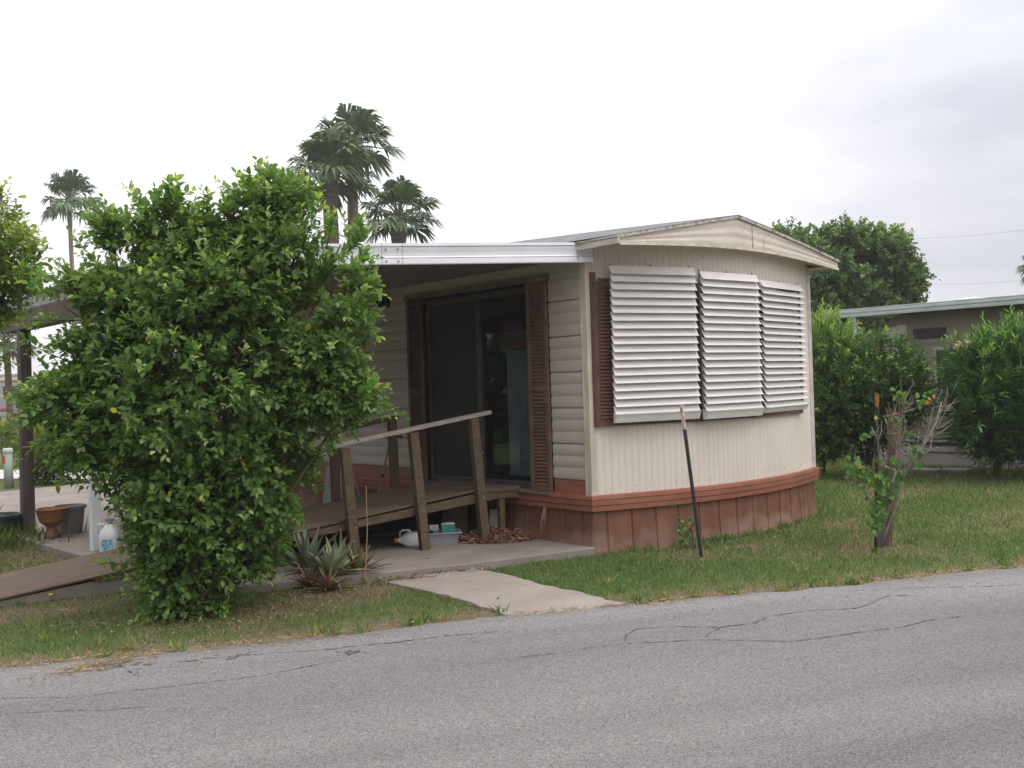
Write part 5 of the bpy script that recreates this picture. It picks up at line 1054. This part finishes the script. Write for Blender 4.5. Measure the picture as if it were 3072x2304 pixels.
for (px, w, h, Z) in ((-120, 140, 60, 110), (110, 60, 62, 105), (250, 90, 50, 110), (400, 160, 70, 120), (700, 220, 60, 130), (-400, 250, 70, 130), (1000, 200, 50, 130), (2650, 300, 45, 110), (3000, 260, 50, 110)):
    s = Z/FPX; cc = at(px, 1180+(1536-px)*-.0 , Z); cc[2] = h*s*.5; p, u = lobe_view(cc, w*s, 4, h*s*.75, 900, r, .4); p[:, 2] = np.abs(p[:, 2]); V, F, m = leaf_arrays(p, rand_dir(900, r), rand_dir(900, r), .7+.5*r.random(900), .5+.3*r.random(900), .2, .2, 'diamond')
    P_.append((V, F, np.repeat(np.array([[.12, .16, .10]])*(.6+.6*r.random((900, 1))), m, 0)))
for k in range(46):  # nearer unseen trees, added to shade the porch and fill the door reflection
    a_ = radians(95+k*4.6); D_ = (17 if 120 < degrees_(a_) < 215 else 24)+5*r.random(); cc = np.array([CAM[0]+cos(a_)*D_, CAM[1]+sin(a_)*D_, 1.9]); u = rand_dir(500, r); p = cc+u*np.array([2.6, 2.6, 2.4+2.0*r.random()])*(r.random((500, 1))**.4); p[:, 2] = np.abs(p[:, 2])
    V, F, m = leaf_arrays(p, rand_dir(500, r), rand_dir(500, r), .5+.4*r.random(500), .4+.2*r.random(500), .2, .2, 'diamond'); P_.append((V, F, np.repeat(np.array([[.06, .10, .04]])*(.6+.6*r.random((500, 1))), m, 0)))
V, F, C = joinT(P_); o = trimesh('tree_line', V, F, LEAFR, None, C); tag(o, 'hazy far tree line along the horizon', 'tree line', kind='stuff')

# ------------------------------------------------------------------ grass and straw
def scatter(n, x0, x1, y0, y1, seed):
    r = np.random.default_rng(seed); x = r.uniform(x0, x1, n); y = r.uniform(y0, y1, n)
    dv = np.stack([x-CAM[0], y-CAM[1]], 1); dep = dv@FV_[:2]; lat = dv@VR[:2]
    ok = (np.abs(lat) < dep*.60) & (dep > 4.5) & (r.random(n) < np.clip((9.5/dep)**1.6, .12, 1))
    ok &= (y > edge_y(x)-.03) & ~inside(x, y, PATIO) & ~inside(x, y, dense) & ~inside(x, y, HOUSE) & ~inside(x, y, RAMPP) & ~((x > 10.2) & (y < 3.6))
    return x[ok], y[ok], r
x, y, r = scatter(1000000, -12, 14, -7, 13, 1)
dr = dryness(x, y); keep = r.random(len(x)) < np.clip(1.7-1.4*dr, .06, 1); x, y, dr = x[keep], y[keep], dr[keep]; n = len(x)
hh = (.016+.032*r.random(n))*(1.1-.35*np.clip(dr, 0, 1.2)); dep = (np.stack([x-CAM[0], y-CAM[1]], 1))@FV_[:2]; hh *= np.clip(dep/9, 1, 1.7)
an = r.random(n)*6.283; w_ = .0022+.0022*r.random(n); w_ *= np.clip(dep/8, 1, 3); ln_ = r.normal(0, .55, (n, 2))*hh[:, None]
zz = gz(x, y); V = np.zeros((n, 3, 3)); V[:, 0] = np.stack([x-np.cos(an)*w_, y-np.sin(an)*w_, zz-.004], 1); V[:, 1] = np.stack([x+np.cos(an)*w_, y+np.sin(an)*w_, zz-.004], 1); V[:, 2] = np.stack([x+ln_[:, 0], y+ln_[:, 1], zz+hh], 1)
green = np.array([[.130, .185, .050]]); dryc = np.array([[.34, .27, .15]]); blu = np.array([[.095, .165, .052]])
pn = fbm(x, y, .8, 61)[:, None]; base = green*(1-pn)+blu*pn+np.array([[.05, .03, .0]])*np.clip(pn-.55, 0, 1)*2
isd = (r.random(n) < np.clip(dr*1.1-.30, .06, .85))[:, None]; col = np.where(isd, dryc, base)*(.55+.9*r.random((n, 1)))
o = trimesh('grass', V.reshape(-1, 3), np.arange(n*3).reshape(-1, 3), GRASS, None, np.repeat(col, 3, 0)); tag(o, 'short green lawn grass between the road and the mobile home', 'grass', kind='stuff')
r = np.random.default_rng(71); P_ = []
for k in range(170):
    x0 = r.uniform(-6.5, 8); y0 = r.uniform(-4.5, 4)
    if k % 3 == 0: x0 = r.uniform(-6.5, 2.5); y0 = float(edge_y(np.array([x0]))[0])+abs(r.normal(0, .06))
    if k % 7 == 0: x0 = r.uniform(.1, 3.6); y0 = float(bow(x0))-.05
    if y0 < edge_y(np.array([x0]))[0]-.05 or inside([x0], [y0], PATIO)[0] or inside([x0], [y0], HOUSE)[0] or inside([x0], [y0], RAMPP)[0] or inside([x0], [y0], dense)[0]: continue
    n = 26; b_ = np.stack([x0+r.normal(0, .03, n), y0+r.normal(0, .03, n), np.full(n, -.04)], 1); V, F, m = leaf_arrays(b_, norm(r.normal(0, .55, (n, 3))+[0, 0, 1.1]), rand_dir(n, r), .045+.07*r.random(n), .006+.005*r.random(n), .2, .3, 'strip')
    P_.append((V, F, np.repeat(np.array([[.13, .22, .05]])*(.5+.8*r.random((n, 1)))+(np.array([[.12, .06, .03]]) if k % 4 == 0 else 0), m, 0)))
V, F, C = joinT(P_); o = trimesh('grass_tufts', V, F, GRASS, None, C); tag(o, 'taller grass tufts and weeds dotted along the road edge and skirting', 'grass tufts', kind='stuff')
x, y, r = scatter(260000, -9, 9, -7, 8, 2); dr = dryness(x, y); keep = r.random(len(x)) < np.clip((dr-.55)*1.3, .015, 1)*.75; x, y, dr = x[keep], y[keep], dr[keep]; n = len(x)
# a little straw spills over on the road edge
xe = r.uniform(-7, 3, 2600); ye = edge_y(xe)-np.abs(r.normal(0, .09, 2600)); clump = fbm(xe, ye, 1.2, 90) > .47; xe, ye = xe[clump], ye[clump]
ce = atz(290, 2005, -.03); xc = ce[0]+r.normal(0, .16, 500); yc = ce[1]+r.normal(0, .06, 500)
x = np.concatenate([x, xe, xc]); y = np.concatenate([y, ye, yc]); n = len(x)
an = r.normal(-.4, 1.0, n); L = .02+.05*r.random(n)**2; w_ = .0012+.0016*r.random(n); d = np.stack([np.cos(an)*L, np.sin(an)*L], 1); q = np.stack([-np.sin(an)*w_, np.cos(an)*w_], 1); zz = np.where(y > edge_y(x), gz(x, y), -.016)+.006+.012*r.random(n)
V = np.zeros((n, 4, 3)); V[:, 0] = np.stack([x-q[:, 0], y-q[:, 1], zz], 1); V[:, 1] = np.stack([x+q[:, 0], y+q[:, 1], zz], 1); V[:, 2] = np.stack([x+d[:, 0]+q[:, 0], y+d[:, 1]+q[:, 1], zz+.006*r.random(n)], 1); V[:, 3] = np.stack([x+d[:, 0]-q[:, 0], y+d[:, 1]-q[:, 1], zz+.006*r.random(n)], 1)
col = np.array([[.36, .27, .15]])*(.45+.8*r.random((n, 1))); o = trimesh('dry_straw', V.reshape(-1, 3), np.arange(n*4).reshape(-1, 4), LITTER, None, np.repeat(col, 4, 0)); tag(o, 'dry straw and clippings scattered along the road edge', 'straw', kind='stuff')
xe = r.uniform(-7.3, 3, 1500); de = np.abs(r.normal(0, .35, 1500)); ye = edge_y(xe)-de; mb = []; Vg, Fg, Cg = [], [], []
for k_, (a, b) in enumerate(zip(xe, ye)):
    q = .003+.006*r.random()**2; c_ = np.array([a, b, rz(a, b)-.001]); o_ = [(1, 0, 0), (0, 1, 0), (-1, 0, 0), (0, -1, 0), (0, 0, 1)]; Vg += [c_+np.array(v)*q*(.7+.6*r.random()) for v in o_]; i_ = k_*5; Fg += [(i_, i_+1, i_+4), (i_+1, i_+2, i_+4), (i_+2, i_+3, i_+4), (i_+3, i_, i_+4)]; Cg += [np.array([.16, .15, .145])*(.3+1.6*r.random())]*5
o = trimesh('loose_gravel', np.array(Vg), np.array(Fg), LITTER, None, np.array(Cg)); tag(o, 'loose grit and pebbles along the broken road edge', 'gravel', kind='stuff')
# brown leaves fallen round the shrub and agave
P_ = []
for cpt, a, b, n, sd_ in ((atz(560, 1850, 0), 1.1, .5, 900, 11), (atz(1120, 1725, 0), .6, .25, 260, 12), (atz(1280, 1712, 0), .5, .10, 200, 13), (atz(960, 1775, 0), .5, .2, 220, 14), (atz(200, 1700, 0), .7, .5, 260, 15)):
    P_.append(litter(n, cpt, a, b, .0, [(.20, .12, .07), (.30, .22, .13), (.13, .08, .05)], .025, .011, -.012, sd_))
V, F, C = joinT(P_); o = trimesh('leaf_litter', V, F, LITTER, None, C); tag(o, 'small brown fallen leaves round the shrub and agave', 'leaf litter', kind='stuff')
# single fallen things
def fallen(name, label, px, py, z, L, W, col, ang=0.):
    c = atz(px, py, z); c[2] = z+.004; d = np.array([[cos(ang), sin(ang), .08]]); V, F, m = leaf_arrays(c[None], d, np.array([[0, 0, 1.]]), np.array([L]), np.array([W]), .5, .1, 'oval'); o = trimesh(name, V, F, LITTER, None, np.tile(col, (len(V), 1))); tag(o, label, 'fallen leaf'); return o
fallen('fallen_leaf', 'yellow fallen leaf at the near edge of the lower ramp sheet', 148, 1789, .012, .075, .055, (.55, .46, .06), .6)
fallen('fallen_leaf', 'curled reddish leaf lying on the front path', 1497, 1797, -.013, .05, .03, (.22, .09, .06), 1.2)
fallen('fallen_leaf', 'small brown leaf lying on the patio before the middle ramp post', 1275, 1676, .042, .045, .02, (.25, .13, .08), -.6)
c = atz(1215, 1737, -.01); tw = MB(); tw.tube([c+[0, 0, .01], c+VR*.12+[0, 0, .014], c+VR*.26+VF*.02+[0, 0, .012]], [.006, .005, .002], 5); tw.tube([c+VR*.04+[0, 0, .012], c+VR*.07+VF*.08+[0, 0, .04]], [.004, .002], 4)
o = tw.build('twig', M('reddish_twig', (.20, .10, .07), (.14, .07, .05), 9, .9)); tag(o, 'reddish brown twig lying at the corner of the front path', 'twig')

# ------------------------------------------------------------------ thin haze volume added in place of lens veiling, lifting the darks
hz_ = bpy.data.materials.new('veil_haze'); hz_.use_nodes = True; t = hz_.node_tree; t.nodes.remove(t.nodes['Principled BSDF'])
pv = N(t, 'ShaderNodeVolumePrincipled'); pv.inputs['Color'].default_value = (.93, .93, .97, 1); pv.inputs['Density'].default_value = .0011; pv.inputs['Anisotropy'].default_value = .2
t.links.new(pv.outputs[0], t.nodes['Material Output'].inputs['Volume'])
o = MB().box((-640, -640, -1.1), (640, 640, 22)).build('haze', hz_); tag(o, 'thin humid haze over the whole place', 'haze', kind='stuff')
